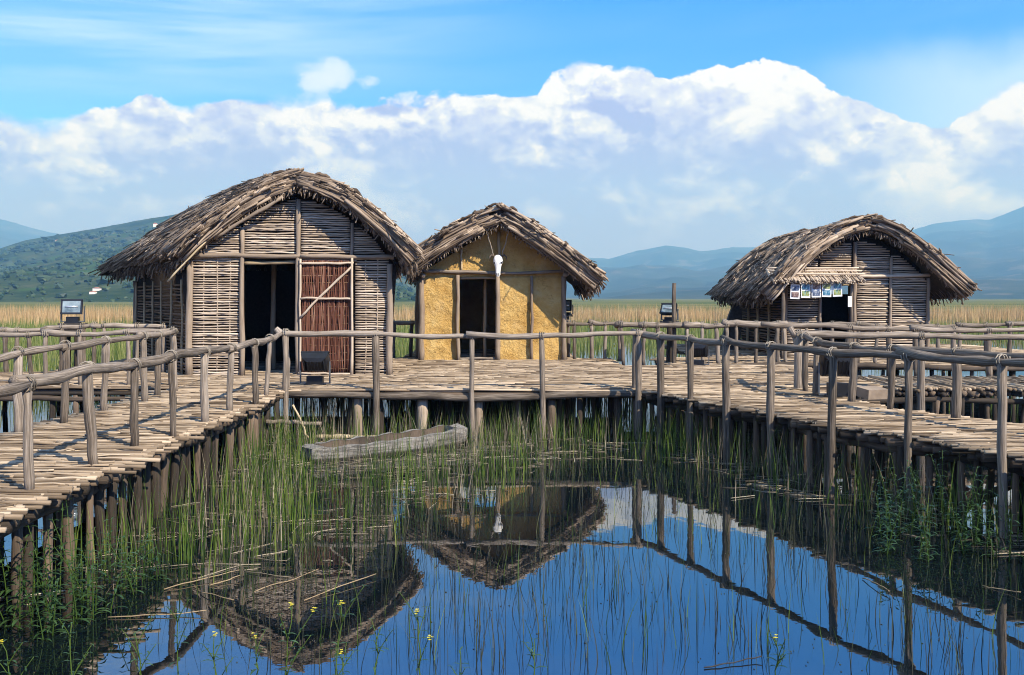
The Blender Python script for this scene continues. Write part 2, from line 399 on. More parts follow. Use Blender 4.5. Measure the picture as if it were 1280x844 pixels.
def land():
    m, t = material('lake_shore')
    geo = t.new('ShaderNodeNewGeometry'); n = t.noise(geo.outputs['Position'], .02, 6)
    t.put(t.b.inputs['Base Color'], t.ramp(n, [(.3, (.06, .09, .03)), (.6, (.16, .16, .07)), (.75, (.24, .2, .11))]))
    t.b.inputs['Roughness'].default_value = 1; t.b.inputs['Specular IOR Level'].default_value = 0
    g = Geo(); xs = np.linspace(-2600, 2600, 90); ys = np.concatenate([[92, 100, 115], np.geomspace(140, 4500, 30)])
    V = np.zeros((len(ys), len(xs), 3)); V[..., 0] = xs[None] * (1 + ys[:, None] / 3000.); V[..., 1] = ys[:, None]
    V[..., 2] = np.clip((ys[:, None] - 96) / 20., -1, 1) * .25 + rng.normal(0, .06, V.shape[:2]); V[0, :, 2] = -.5
    g.grid(V.transpose(1, 0, 2)[:, :, :]); tag(g.build('ground', m), kind='structure')
    # the bed of the lake, one sheet under the water
    g = Geo(); g._add([(-7590, -290, -1.2), (7590, -290, -1.2), (7590, 6490, -1.2), (-7590, 6490, -1.2)], [np.array([(0, 1, 2, 3)])], .5, np.zeros((4, 3)))
    tag(g.build('lake_bed', M['earth'], smooth=False), kind='structure')
land()

def vnoise(x, y, seed=0):
    """smooth value noise on arrays"""
    r = np.random.default_rng(seed); tab = r.random((64, 64))
    xi = np.floor(x).astype(int); yi = np.floor(y).astype(int); fx = x - xi; fy = y - yi
    fx = fx * fx * (3 - 2 * fx); fy = fy * fy * (3 - 2 * fy)
    g = lambda a, b: tab[a % 64, b % 64]
    return (g(xi, yi) * (1 - fx) + g(xi + 1, yi) * fx) * (1 - fy) + (g(xi, yi + 1) * (1 - fx) + g(xi + 1, yi + 1) * fx) * fy
def fbm(x, y, seed=0, o=5):
    s = 0; a = .5
    for i in range(o): s = s + a * vnoise(x * 2 ** i, y * 2 ** i, seed + i); a *= .5
    return s

def hill(name, table, Yb, Yr, mat, rough, n=260, k=70, seed=1, pw=1.0):
    px = np.linspace(table[0][0], table[-1][0], n); py = np.interp(px, [a for a, _ in table], [b for _, b in table])
    u = (px - 640) / F; tt = np.linspace(0, 1.2, k)
    Y = Yb + (Yr - Yb) * tt
    V = np.zeros((n, k, 3)); V[..., 1] = Y[None]; V[..., 0] = u[:, None] * Y[None]
    hr = (372 - py) * Yr / F
    prof = np.where(tt <= 1, (tt ** pw) * (1 - .22 * np.sin(np.pi * np.clip(tt, 0, 1))), 1 - (tt - 1) * 2.4)
    er = fbm(V[..., 0] / (Yr * .09), V[..., 1] / (Yr * .16), seed) - .48
    amp = rough * hr.mean() * np.clip(np.minimum(tt * 3, np.where(tt < 1, (1 - tt) * 3.2, 0)), 0, 1)
    V[..., 2] = hr[:, None] * prof[None] + er * amp[None] - 2
    skl = (fbm(px / 7., px * 0, seed + 9, 4) - .47) * hr.mean() * .02
    V[..., 2] += skl[:, None] * np.clip(tt * 2 - 1, 0, 1)[None]
    g = Geo(); g.grid(V); tag(g.build(name, mat), kind='structure'); return V
def hill_mat(name, stops, scale, patches=None):
    m, t = material(name)
    geo = t.new('ShaderNodeNewGeometry'); p = geo.outputs['Position']
    a = t.noise(p, scale, 8, .65); b = t.noise(p, scale * 9, 5, .7)
    f = t.m('ADD', t.m('MULTIPLY', a, .6), t.m('MULTIPLY', b, .4))
    c = t.ramp(f, stops)
    if patches: c = t.mix(t.smooth(t.noise(p, scale * 1.7, 6, .6), .57, .62), c, (*patches, 1))
    t.put(t.b.inputs['Base Color'], c); t.b.inputs['Roughness'].default_value = 1; t.b.inputs['Specular IOR Level'].default_value = 0
    t.put(t.b.inputs['Normal'], t.bump(b, .8, .6 / scale * .01))
    return m
hm_near = hill_mat('scrub_hillside', [(.32, (.012, .026, .012)), (.45, (.028, .048, .02)), (.55, (.055, .075, .035)), (.68, (.12, .11, .07))], .012, (.045, .085, .026))
hm_far = hill_mat('mountain_side', [(.3, (.02, .035, .02)), (.5, (.045, .06, .035)), (.68, (.085, .085, .06))], .004, (.1, .1, .075))
NEAR = hill('hill', [(-900, 330), (-500, 318), (-250, 322), (-80, 318), (0, 307), (34, 296), (90, 287), (135, 279), (180, 270.5), (225, 263.5), (300, 262), (380, 276), (460, 315), (520, 352), (640, 384), (700, 388)],
     420, 1500, hm_near, .5, n=330, k=110, seed=3, pw=.85)
hill('hill', [(-900, 250), (-600, 240), (-300, 255), (-100, 262), (0, 272), (22, 278), (45, 285), (80, 292), (160, 305), (300, 318), (480, 330), (560, 345), (640, 345), (700, 333), (731, 321), (762, 322.5), (796, 312.5), (834, 305), (853, 308),
              (877, 313), (917, 307.5), (944, 308), (1000, 300), (1060, 312), (1136, 287), (1170, 277), (1222, 272.5), (1236, 274), (1280, 256), (1360, 235), (1480, 228), (1700, 250), (2000, 280), (2200, 300)],
     1900, 5200, hm_far, .42, n=520, k=80, seed=11)
hill('hill', [(560, 392), (640, 388), (700, 380), (740, 368), (800, 352), (870, 338), (930, 326), (1000, 322), (1060, 330), (1110, 335), (1160, 330), (1230, 318), (1300, 312), (1450, 300), (1700, 310), (2100, 340)],
     1300, 3300, hm_far, .5, n=360, k=70, seed=23)

def haze():
    m = bpy.data.materials.new('lake_air'); m.use_nodes = True; t = NT(m.node_tree); t.n.clear()
    out = t.new('ShaderNodeOutputMaterial'); v = t.new('ShaderNodeVolumePrincipled'); t.l.new(v.outputs[0], out.inputs['Volume'])
    v.inputs['Color'].default_value = (.2, .5, 1, 1); v.inputs['Density'].default_value = HAZE; v.inputs['Absorption Color'].default_value = (.7, .88, 1, 1); v.inputs['Anisotropy'].default_value = .0
    g = Geo(); g.box((0, 3100, 400), (15400, 7000, 806.4)); tag(g.build('haze', m, smooth=False), kind='stuff')
HAZE = 3.2e-4
haze()

# woodland on the near hill, read as one mass
def woodland():
    m = leafy('woodland_leaf', [(0, (.012, .03, .01)), (.5, (.03, .06, .018)), (1, (.07, .1, .035))], .15)
    import bmesh
    bm = bmesh.new(); bmesh.ops.create_icosphere(bm, subdivisions=1, radius=1); bv = np.array([v.co[:] for v in bm.verts]); bf = np.array([[v.index for v in f.verts] for f in bm.faces]); bm.free()
    V = NEAR; n, k, _ = V.shape
    N = 12000; i = rng.integers(0, n - 1, N); j = (rng.random(N) ** .8 * 81).astype(int)
    keep = fbm(i / 9., j / 5., 77) > rng.uniform(.25, .62, N); i, j = i[keep], j[keep]
    P = V[i, j] + (V[np.minimum(i + 1, n - 1), j] - V[i, j]) * rng.random((len(i), 1)) + (V[i, j + 1] - V[i, j]) * rng.random((len(i), 1))
    dist = (P[:, 1] - 420) / 1100; g = Geo(); N = len(P); sc = np.clip(.4 + .75 * dist, .4, 1.1) * (rng.gamma(3, .62, N) + .5)
    vv = bv[None] * sc[:, None, None] * np.array([1.2, 1.2, .85]) * (1 + rng.normal(0, .3, (N, len(bv), 1))) + P[:, None] + np.array([0, 0, 1.2])
    ff = (bf[None] + (np.arange(N) * len(bv))[:, None, None]).reshape(-1, 3)
    g._add(vv, [ff], np.repeat(rng.random(N), len(bv)), np.zeros((N * len(bv), 3)))
    tag(g.build('woodland', m, smooth=False), 'dark green scrub and trees over the near hillside', 'woodland', kind='stuff')
woodland()

def far_house(px, py, w, h, d):
    """a white house on the near slope, found by walking down the line of sight to the hill"""
    u = (px - 640) / F; j = int(np.argmin(np.abs((NEAR[:, 0, 0] / NEAR[:, 0, 1]) - u))); c = NEAR[j]
    e = CZ + (372 - py) / F * c[:, 1]; k = int(np.argmax(c[:, 2] >= e)); p = c[k]
    t = thing('house', far_house.labels.pop(0), 'house', tuple(p), 'white houses on the near hillside')
    g = Geo(); g.box(p + np.array([0, 0, h / 2 - 1]), (w, d, h + 2)); g.build('wall', M['whitewash'], t, False)
    g = Geo(); z = p[2] + h
    g.prism([(-w * .55, 0), (w * .55, 0), (0, h * .45)], lambda a, b: (p[0] + a, p[1] - d * .55, z + b), lambda a, b: (p[0] + a, p[1] + d * .55, z + b))
    g.build('roof', M['tile'], t, False)
far_house.labels = ['small white house alone halfway up the scrubby hill', 'small white house near the crest of the hill beside the thatched roof',
                    'low white house at the foot of the hill above the tan reeds', 'second low house beside the one at the foot of the hill']
far_house(75, 304, 6, 3, 5); far_house(192, 284, 5, 4, 5); far_house(122, 367, 3.2, 1.1, 3); far_house(115, 368.5, 2.6, .9, 3)

# ------------------------------------------------------------------ boardwalks
def spans(poly, y):
    xs = []
    for i in range(len(poly)):
        (x0, y0), (x1, y1) = poly[i], poly[(i + 1) % len(poly)]
        if (y0 <= y) != (y1 <= y): xs.append(x0 + (y - y0) / (y1 - y0) * (x1 - x0))
    xs.sort(); return list(zip(xs[::2], xs[1::2]))
def walkway(name, label, poly, piles, beams, z=ZD, pitch=.031, cat='boardwalk', turn=False, overhang=.09, joists=True, edge=None):
    cx = sum(p[0] for p in poly) / len(poly); cy = sum(p[1] for p in poly) / len(poly)
    t = thing(name, label, cat, (cx, cy, 0))
    q = [(b, a) for a, b in poly] if turn else poly
    y0, y1 = min(p[1] for p in q), max(p[1] for p in q)
    P = []; rad = []
    def lay(pitch, r, zc, lmin, lmax, over, zj, wob):
        y = y0 + pitch / 2
        while y < y1:
            for a, b in spans(q, y):
                a -= abs(rng.normal(0, over)); b += abs(rng.normal(0, over)); x = a
                while x < b - .05:
                    L = min(rng.uniform(lmin, lmax), b - x)
                    if b - x - L < .35: L = b - x
                    tt = np.linspace(0, 1, 6); w = np.cumsum(rng.normal(0, wob, 6)); w -= w[0] + (w[-1] - w[0]) * tt
                    yy = y + rng.normal(0, pitch * .18) + w + rng.normal(0, .008) * (tt - .5)
                    wz = np.cumsum(rng.normal(0, wob * .5, 6)); wz -= wz[0] + (wz[-1] - wz[0]) * tt
                    zz = zc + rng.normal(0, zj) + wz + rng.normal(0, zj * .8) * (tt - .5)
                    xx = x - .02 + tt * (L + .04)
                    P.append(np.stack([yy, xx, zz], -1) if turn else np.stack([xx, yy, zz], -1))
                    rad.append(r * rng.uniform(.72, 1.2) * (1 + rng.normal(0, .05, 6)))
                    x += L
            y += pitch * rng.uniform(.85, 1.15)
    lay(pitch, .57 * pitch if pitch < .05 else .03, z - .022, .9, 2.3, overhang, .007, .009)
    lay(.1, .009, z + .002, .2, 1.2, 0, .006, .016)          # loose canes on top
    g = Geo(); g.tubes(np.array(P), np.array(rad), 6); g.build('deck', M['deck'], t)
    P.clear(); rad.clear()
    if joists:
        lay(.115, .047, z - .10, 6, 9, .06, .008, .006)
        g = Geo(); g.tubes(np.array(P), np.array(rad), 7); tag(g.build('joist_layer', M['pile'], t), kind=None)
    for p0, p1, r in beams:
        g = Geo(); n = max(4, int(np.hypot(p1[0] - p0[0], p1[1] - p0[1]) / .4))
        g.log(p0, p1, r, r * .9, .03, n, 9, rng.random()); g.build('beam', M['log'] if edge else M['pile'], t)
    for x, y, r, top, lean in piles:
        g = Geo(); g.log((x + lean[0], y + lean[1], -.9), (x, y, top), r, r * .9, .014, 6, 8, rng.random()); g.build('pile', M['pile'] if r < .072 else M['barelog'], t)
    return t
def row_piles(p0, p1, step, r0, r1, top=ZD - .14, jit=.05):
    L = math.hypot(p1[0] - p0[0], p1[1] - p0[1]); out = []; s = rng.uniform(0, step)
    while s < L:
        k = s / L; out.append((p0[0] + (p1[0] - p0[0]) * k + rng.normal(0, jit), p0[1] + (p1[1] - p0[1]) * k + rng.normal(0, jit), rng.uniform(r0, r1), top, rng.normal(0, .04, 2)))
        s += step * rng.uniform(.7, 1.3)
    return out
def area_piles(x0, x1, y0, y1, n, r0=.035, r1=.065): return [(rng.uniform(x0, x1), rng.uniform(y0, y1), rng.uniform(r0, r1), ZD - .14, rng.normal(0, .04, 2)) for _ in range(n)]

# left arm, running from beside the camera to the platform
walkway('boardwalk', 'cane boardwalk running from lower left to the big platform', [(-5.52, 3.2), (-3.55, 3.2), (-3.62, 8), (-3.68, 11.5), (-3.8, 15.0), (-5.52, 15.0)],
        row_piles((-3.72, 4.5), (-3.85, 15), .3, .035, .06) + row_piles((-5.45, 5), (-5.45, 15), .7, .04, .06) + row_piles((-4.5, 5), (-4.5, 15), .6, .035, .06),
        [((-3.68, 3.4, ZD - .2), (-3.86, 15, ZD - .2), .05), ((-5.4, 3.4, ZD - .2), (-5.4, 15, ZD - .2), .05)], overhang=.11)
# side arm to the far left
walkway('boardwalk', 'side boardwalk leaving the platform behind the left railings', [(-19, 15.4), (-5.55, 15.4), (-5.55, 18.6), (-19, 18.6)],
        row_piles((-16, 15.5), (-5.6, 15.5), .5, .04, .06) + row_piles((-16, 18.5), (-5.6, 18.5), .7, .04, .06),
        [((-19, 15.45, ZD - .2), (-5.5, 15.45, ZD - .2), .05)])
# the platform with the two near huts
XF = [(-3.85, 15.15), (2.15, 15.15)]
pl = row_piles((-3.8, 15.3), (2.1, 15.3), .75, .05, .065) + row_piles((-3.7, 16.2), (2.3, 16.2), .35, .035, .055) + row_piles((-3.6, 17.6), (2.6, 17.6), .5, .04, .06) + row_piles((-3.4, 19.6), (3, 19.6), .7, .04, .06)
for px in (447, 528, 598, 690): pl.insert(0, (gx(px, 15.12), 15.16, .085 if px != 690 else .07, ZD - .12, (0, 0)))
walkway('platform', 'wide cane platform carrying the two huts nearest the pond', [(-5.55, 15.05), (2.15, 15.05), (4.75, 15.75), (6.3, 15.75), (6.3, 20.35), (2.4, 20.35), (2.4, 22.75), (1.5, 22.75), (1.5, 26.8), (-2.7, 26.8), (-2.7, 22.9), (-9.4, 22.9), (-9.4, 18.65), (-5.55, 18.65)],
        pl[:98], [((-3.75, 15.03, ZD - .07), (2.25, 15.03, ZD - .07), .062)], cat='platform', overhang=.03, edge=True)
# right arm, coming back towards the camera
RE = [(2.12, 15.2), (3.05, 13.0), (3.46, 12.06), (3.86, 10.8), (4.4, 10.0), (4.86, 8.9), (5.75, 6.6), (6.6, 4.5)]
rp = []
for a, b in zip(RE, RE[1:]): rp += row_piles((a[0] + .1, a[1] + .05), (b[0] + .1, b[1]), .17, .03, .05)
rp += row_piles((4.9, 15.5), (5.2, 11.8), .5, .04, .06) + row_piles((5.2, 11.8), (7.5, 8.5), .6, .04, .06) + row_piles((3.6, 14), (5.6, 9), .4, .035, .06)
walkway('boardwalk', 'cane boardwalk curving from the platform to lower right with log ends showing', RE + [(8.2, 4.5), (7.9, 8.2), (5.75, 11.3), (5.2, 12.2), (4.98, 13.2), (4.85, 15.7), (4.7, 15.72)],
        rp[:98], [((RE[i][0] + .12, RE[i][1], ZD - .19), (RE[i + 1][0] + .12, RE[i + 1][1], ZD - .19), .05) for i in range(len(RE) - 1)], overhang=.10)
# side arm to the far right, canes laid the other way
walkway('boardwalk', 'side boardwalk at right with its canes laid front to back', [(6.35, 15.3), (22, 15.3), (22, 17.4), (6.35, 17.4)],
        row_piles((5.3, 15.3), (16, 15.3), .35, .03, .05) + row_piles((6.5, 17.3), (18, 17.3), .8, .04, .06), [((5.2, 15.22, ZD - .2), (22, 15.22, ZD - .2), .05)], turn=True, pitch=.07)
# platform of the right hut
walkway('platform', 'cane platform under the single hut standing apart', [(3.6, 20.75), (14.4, 20.75), (14.4, 29.5), (5.0, 29.5), (5.0, 23), (3.6, 23)],
        row_piles((3.6, 20.85), (14, 20.85), .5, .04, .06) + row_piles((5, 24), (14, 24), .8, .04, .06), [((3.5, 20.72, ZD - .1), (14.5, 20.72, ZD - .1), .06)], cat='platform')

# ------------------------------------------------------------------ railings
def railing(label, posts, r=.036, rail_r=.035, foot=None, tails=(0, 0), wavy=.016):
    """posts: (x, y, z of foot, z of rail)"""
    t = thing('railing', label, 'railing', (posts[0][0], posts[0][1], posts[0][2]))
    pts = []
    for i, (x, y, z0, z1) in enumerate(posts):
        k = rng.uniform(.85, 1.22); g = Geo()
        lx, ly = rng.normal(0, .025, 2)
        g.log((x + lx, y + ly, z0), (x, y, z1 - rail_r * .6), r * k, r * k * .92, .012, 6, 8, rng.uniform(.15, .75)); p = g.build('post', M['log'], t)
        # cord wound round the joint
        g = Geo(); a = np.linspace(0, 2 * math.pi * 2.5, 22) + rng.uniform(0, 6); rr = rail_r + r * .38
        d = np.array(posts[min(i + 1, len(posts) - 1)][:2]) - np.array(posts[max(i - 1, 0)][:2]); d = d / (np.linalg.norm(d) + 1e-6)
        off = (a - a.mean()) / (a[-1] - a[0]) * .085
        g.path(np.stack([x + d[0] * off - d[1] * np.cos(a) * rr, y + d[1] * off + d[0] * np.cos(a) * rr, z1 + .0 + np.sin(a) * rr * 1.02], -1), .0065, 5, rng.uniform(.1, .8))
        g.build('lashing', M['rope'], p)
        pts.append((x, y, z1))
    P = [np.array(p) for p in pts]
    if tails[0]: P.insert(0, P[0] + (P[0] - P[1]) / np.linalg.norm(P[1] - P[0]) * tails[0])
    if tails[1]: P.append(P[-1] + (P[-1] - P[-2]) / np.linalg.norm(P[-1] - P[-2]) * tails[1])
    # rails: two or three spans to a pole, thick end over thin end at the joints
    i = 0
    while i < len(P) - 1:
        j = min(len(P) - 1, i + int(rng.integers(2, 4)))
        if len(P) - 1 - j == 1: j = len(P) - 1
        pp = []
        for a, b in zip(P[i:j], P[i + 1:j + 1]):
            n = max(3, int(np.linalg.norm(b - a) / .22))
            for k in range(n):
                f = k / n; pp.append(a + (b - a) * f + rng.normal(0, wavy, 3) + np.array([0, 0, -.012 * math.sin(math.pi * f)]))
        pp.append(P[j].copy()); pp = np.array(pp); d0 = pp[0] - pp[1]; d1 = pp[-1] - pp[-2]
        pp[0] += d0 / np.linalg.norm(d0) * .09; pp[-1] += d1 / np.linalg.norm(d1) * .07
        pp[0][2] += .012; pp[-1][2] -= .006
        # soften corners
        q = pp.copy(); q[1:-1] = .5 * pp[1:-1] + .25 * (pp[:-2] + pp[2:]); pp = q
        kn = rng.normal(0, .09, len(pp)); kn = np.where(rng.random(len(pp)) < .12, .22, kn); rad = rail_r * np.linspace(1.12, .84, len(pp)) * (1 + kn)
        g = Geo(); g.path(pp, rad, 8, rng.uniform(.3, .85)); g.build('rail', M['log'], t)
        i = j
    return t
def from_photo(rows, foot=None, off=(0, 0)):
    out = []
    for px, pb, pr in rows:
        x, y = ground(px, pb); x += off[0]; y += off[1]
        out.append((x, y, ZD - .05 if foot is None else foot, gz(pr, y)))
    return out
railing('near knobbly pole railing along the pond side of the left boardwalk',
        from_photo([(-190, 700, 518), (-70, 648, 497), (34, 612, 480), (109, 582, 461), (168, 557, 456), (214, 544, 445), (256, 527, 440), (289, 513, 435), (318, 504, 429), (337, 494, 423), (357, 485, 416)]), .045, .046, wavy=.022)
railing('straight railing across the front of the platform with posts standing in the water',
        [(gx(px, 15.0), 14.97, -.75, gz(pr, 14.97)) for px, pr in ((357, 416), (470, 418), (590, 420), (677, 420), (798, 416))], .05, .045, tails=(.12, 0))
railing('pole railing on the pond side of the right boardwalk with tall posts in water',
        from_photo([(799, 485, 417), (830, 491, 420), (867, 498, 424), (912, 507, 428), (969, 517, 433), (1047, 534, 441), (1141, 547, 445), (1259, 567, 451), (1430, 605, 462)], -.75, (-.05, 0)), .052, .045)
railing('railing on the far side of the right boardwalk sagging down from its corner post',
        from_photo([(994, 481, 419), (1007, 489, 421), (1021, 494.5, 427), (1068, 503, 434), (1116, 513, 437), (1196, 524, 441), (1335, 548, 449)]), .055, .048)
railing('railing along the near side of the right side boardwalk starting at the corner post',
        [(gx(px, 15.1), 15.12, -.8, gz(pr, 15.1)) for px, pr in ((999, 417.5), (1152, 420), (1292, 421), (1420, 422))], .065, .052, tails=(.15, 0))
railing('railing along the far side of the right side boardwalk in front of the single hut',
        [(gx(px, 17.5), 17.5, ZD - .05, gz(pr, 17.5)) for px, pr in ((1062, 409), (1110, 411), (1144, 411.5), (1192, 412), (1236, 413), (1290, 413), (1360, 413))], .048, .045, tails=(1.6, 0))
railing('back railing between the clay hut and the leaning black lamp post',
        [(gx(px, 22.4), 22.4, ZD - .05, gz(404 + .2 * i, 22.4)) for i, px in enumerate((718, 739, 757, 774))], .05, .05, tails=(.25, .1))
railing('back railing from behind the platform to the side wall of the single hut',
        [(gx(px, 20.85), 20.85, ZD - .05, gz(pr, 20.85)) for px, pr in ((776, 404.5), (805, 406), (822, 406.5), (859, 406), (878, 406), (895, 406), (908, 406), (920, 405), (945, 405), (972, 404.5))], .045, .062, tails=(.1, .15))
railing('short front railing before the left wall and door of the single hut',
        [(gx(px, 21.0), 21.0, ZD - .05, gz(pr, 21.0)) for px, pr in ((980, 407), (1008, 406), (1040, 405), (1072, 405), (1096, 408))], .04, .055, tails=(.2, .2))
railing('distant railing at the right end of the single hut before the reeds',
        [(gx(px, 21.6), 21.6, ZD - .05, gz(pr, 21.6)) for px, pr in ((1172, 408), (1200, 407), (1232, 406), (1262, 405), (1300, 404), (1350, 404))], .045, .05, tails=(.5, 0))
railing('railing on the far side of the left boardwalk ending beside the large hut',
        from_photo([(-95, 575, 466), (-35, 557, 455), (23, 541, 440), (82, 529, 432), (132, 514, 426), (179, 502, 420), (198, 495, 418), (217, 489, 415)]), .045, .045)
railing('level railing on the near side of the left side boardwalk',
        [(gx(px, 15.75), 15.75, ZD - .05, gz(pr, 15.75)) for px, pr in ((-120, 419), (-30, 418.5), (36, 418), (57, 417.5), (100, 416.5), (160, 415), (216, 413))], .045, .045)
railing('back railing of the left side boardwalk before the green marsh',
        [(gx(px, 18.3), 18.3, ZD - .05, gz(pr, 18.3)) for px, pr in ((-110, 414), (-60, 413.5), (6, 413), (22, 413), (57, 411.5), (78, 408), (104, 408), (118, 406.5), (130, 406), (172, 407.5), (205, 408))], .045, .05)
railing('short dark railing in the gap between the large hut and the clay hut',
        [(gx(px, 23.2), 23.2, ZD - .05, gz(403, 23.2)) for px in (492, 515)], .05, .05, tails=(.2, .2))

# ------------------------------------------------------------------ thatch
def roof_mesh(root, sides, n, seed, thick=.26, poles=(), rake=90, fringe=500, drop=.4, r0=.017):
    """sides: functions (v ridge-eave, u front-back) -> points, vectorised"""
    g = Geo(); sh = Geo()
    for si, (fn, w, fr) in enumerate(sides):
        def nrm(v, u):
            e = 1e-3; a = fn(v + e, u) - fn(v - e, u); b = fn(v, u + e) - fn(v, u - e)
            nn = np.cross(a, b); nn /= np.linalg.norm(nn, axis=-1, keepdims=True) + 1e-9
            return nn * np.where(nn[..., 2:3] < 0, -1, 1)
        vv, uu = np.meshgrid(np.linspace(0, 1, 16), np.linspace(0, 1, 8), indexing='ij')
        top = fn(vv, uu); nn = nrm(vv, uu)
        sh.shell(top - nn * .05, top - nn * thick)
        def stalks(N, v0, L, u0, du, h0, h1, rad, wob=.012, K=5, rnd=None):
            t = np.linspace(0, 1, K)
            v = v0[:, None] + L[:, None] * t; u = u0[:, None] + du[:, None] * (t - .5)
            p = fn(v, u); m = nrm(np.clip(v, .01, .99), np.clip(u, .01, .99))
            h = h0[:, None] + (h1 - h0)[:, None] * t
            p = p + m * h[..., None]; p[..., 2] -= np.clip(v - 1, 0, 1) * .25
            p = p + rng.normal(0, wob, p.shape)
            g.tubes(p, rad[:, None] * np.linspace(1, .75, K)[None], 5, rnd)
        # courses laid from the eave to the ridge, each overlapping the one below
        nb = int(n * w / 9); L = rng.uniform(.2, .46, nb); v0 = rng.uniform(-.02, 1.02, nb) - L * .5
        course = np.round(v0 * 6) / 6.0; v0 = np.where(rng.random(nb) < .6, course + rng.normal(0, .025, nb), v0); v0 = np.clip(v0, -.03, .99 - L)
        u0 = rng.uniform(0, 1, nb); du = rng.normal(0, .08, nb); lift = rng.random(nb) ** 1.5 * .13; tone = rng.normal(.46, .17, nb); sz = rng.uniform(.8, 1.25, nb)
        q = rng.integers(0, nb, int(n * w)); N = len(q)
        stalks(N, np.clip(v0[q] + rng.normal(0, .018, N), -.04, 1), L[q] * rng.uniform(.8, 1.08, N), u0[q] + rng.normal(0, .011, N), du[q] + rng.normal(0, .02, N),
               -.05 + lift[q] + rng.normal(0, .014, N), -.035 + lift[q] + rng.uniform(0, .045, N), rng.uniform(.65, 1.3, N) * r0 * sz[q],
               rnd=np.clip(tone[q] + rng.normal(0, .13, N), 0, 1))
        # stray stalks standing off
        N = int(230 * w); stalks(N, rng.uniform(0, .75, N), rng.uniform(.08, .24, N), rng.uniform(.02, .98, N), rng.normal(0, .17, N), np.full(N, .05), rng.uniform(.06, .16, N), rng.uniform(.5, .9, N) * r0)
        if fr:   # bundles along the gable edge, through the whole thickness
            N = int(rake * w); L = rng.uniform(.25, .75, N); v0 = rng.uniform(-.03, 1, N); v0 = np.minimum(v0, .985 - L)
            h = rng.uniform(-thick, .05, N); stalks(N, v0, L, rng.normal(.0, .014, N), rng.normal(0, .012, N), h, h + rng.normal(.0, .04, N), rng.uniform(.8, 1.9, N) * r0 * 1.1, .01, 6,
                                                    rnd=np.clip(rng.normal(.52, .25, N), 0, 1))
            N = int(rake * w * .7); v = rng.uniform(.02, .98, N); u = np.full(N, .012); p0 = fn(v, u) - nrm(v, u) * thick * .9
            d = np.stack([rng.normal(0, .05, N), rng.normal(-.03, .04, N), -rng.uniform(.05, .22, N)], -1)
            g.tubes(np.stack([p0, p0 + d * .5 + rng.normal(0, .01, d.shape), p0 + d], 1), .009, 4)
        # ragged butts hanging below the eave
        N = int(fringe * w); u = rng.uniform(-.01, 1, N); v = rng.uniform(.92, .985, N)
        m = nrm(v, np.clip(u, .01, .99)); p0 = fn(v, u) - m * rng.uniform(.0, thick, N)[:, None]
        e = fn(np.ones(N), u) - fn(np.full(N, .9), u); e /= np.linalg.norm(e, axis=1, keepdims=True)
        d = e * rng.uniform(.0, .1, N)[:, None] + np.stack([rng.normal(0, .04, N), rng.normal(0, .04, N), -rng.random(N) ** 1.5 * drop], -1)
        g.tubes(np.stack([p0 - e * .15, p0 + d * .5 + rng.normal(0, .012, d.shape), p0 + d], 1), (rng.uniform(.5, 1.2, N) * r0 * .8)[:, None] * np.ones((1, 3)), 4,
                np.clip(rng.normal(.36, .22, N), 0, 1))
    roof = g.build('roof', M['thatch'], root)
    sh.build('thatch_core', M['underthatch'], roof)
    for pts, r, rn in poles:
        q = Geo(); P = np.array(pts); P = P + rng.normal(0, .012, P.shape); q.path(P, r * (1 + rng.normal(0, .1, len(P))), 7, rn); q.build('binding_pole', M['thatch'], roof)
    return roof
def ties(root_roof, fn, list_vu, r=.035):
    """short knotted ties of twisted reed over the thatch"""
    for v, u, dv, du in list_vu:
        q = Geo(); t = np.linspace(-1.3, 1.3, 7); vv = v + dv * t; uu = u + du * t
        p = fn(vv, uu); p[:, 2] += .105 + .04 * (1 - t * t); p += rng.normal(0, .012, p.shape)
        q.path(p, r * np.array([.6, 1, 1.1, 1.25, 1.1, .9, .6]), 6, rng.uniform(.0, .3)); q.build('tie', M['thatch'], root_roof)

def interp_curve(pts):
    P = np.array(pts, float); d = np.concatenate([[0], np.cumsum(np.linalg.norm(np.diff(P, axis=0), axis=1))]); d /= d[-1]
    def f(v):
        vc = np.asarray(v, float)
        o = np.stack([np.interp(vc, d, P[:, k]) for k in range(P.shape[1])], -1)
        ex = (P[-1] - P[-2]) / (d[-1] - d[-2]); e0 = (P[1] - P[0]) / (d[1] - d[0])
        o = o + np.clip(vc - 1, 0, None)[..., None] * ex + np.clip(vc, None, 0)[..., None] * e0
        return o
    # smooth once by resampling
    return f
def smooth_curve(pts, it=2):
    P = np.array(pts, float)
    for _ in range(it):
        Q = [P[0]]
        for a, b in zip(P[:-1], P[1:]): Q += [.75 * a + .25 * b, .25 * a + .75 * b]
        Q.append(P[-1]); P = np.array(Q)
    return interp_curve(P)

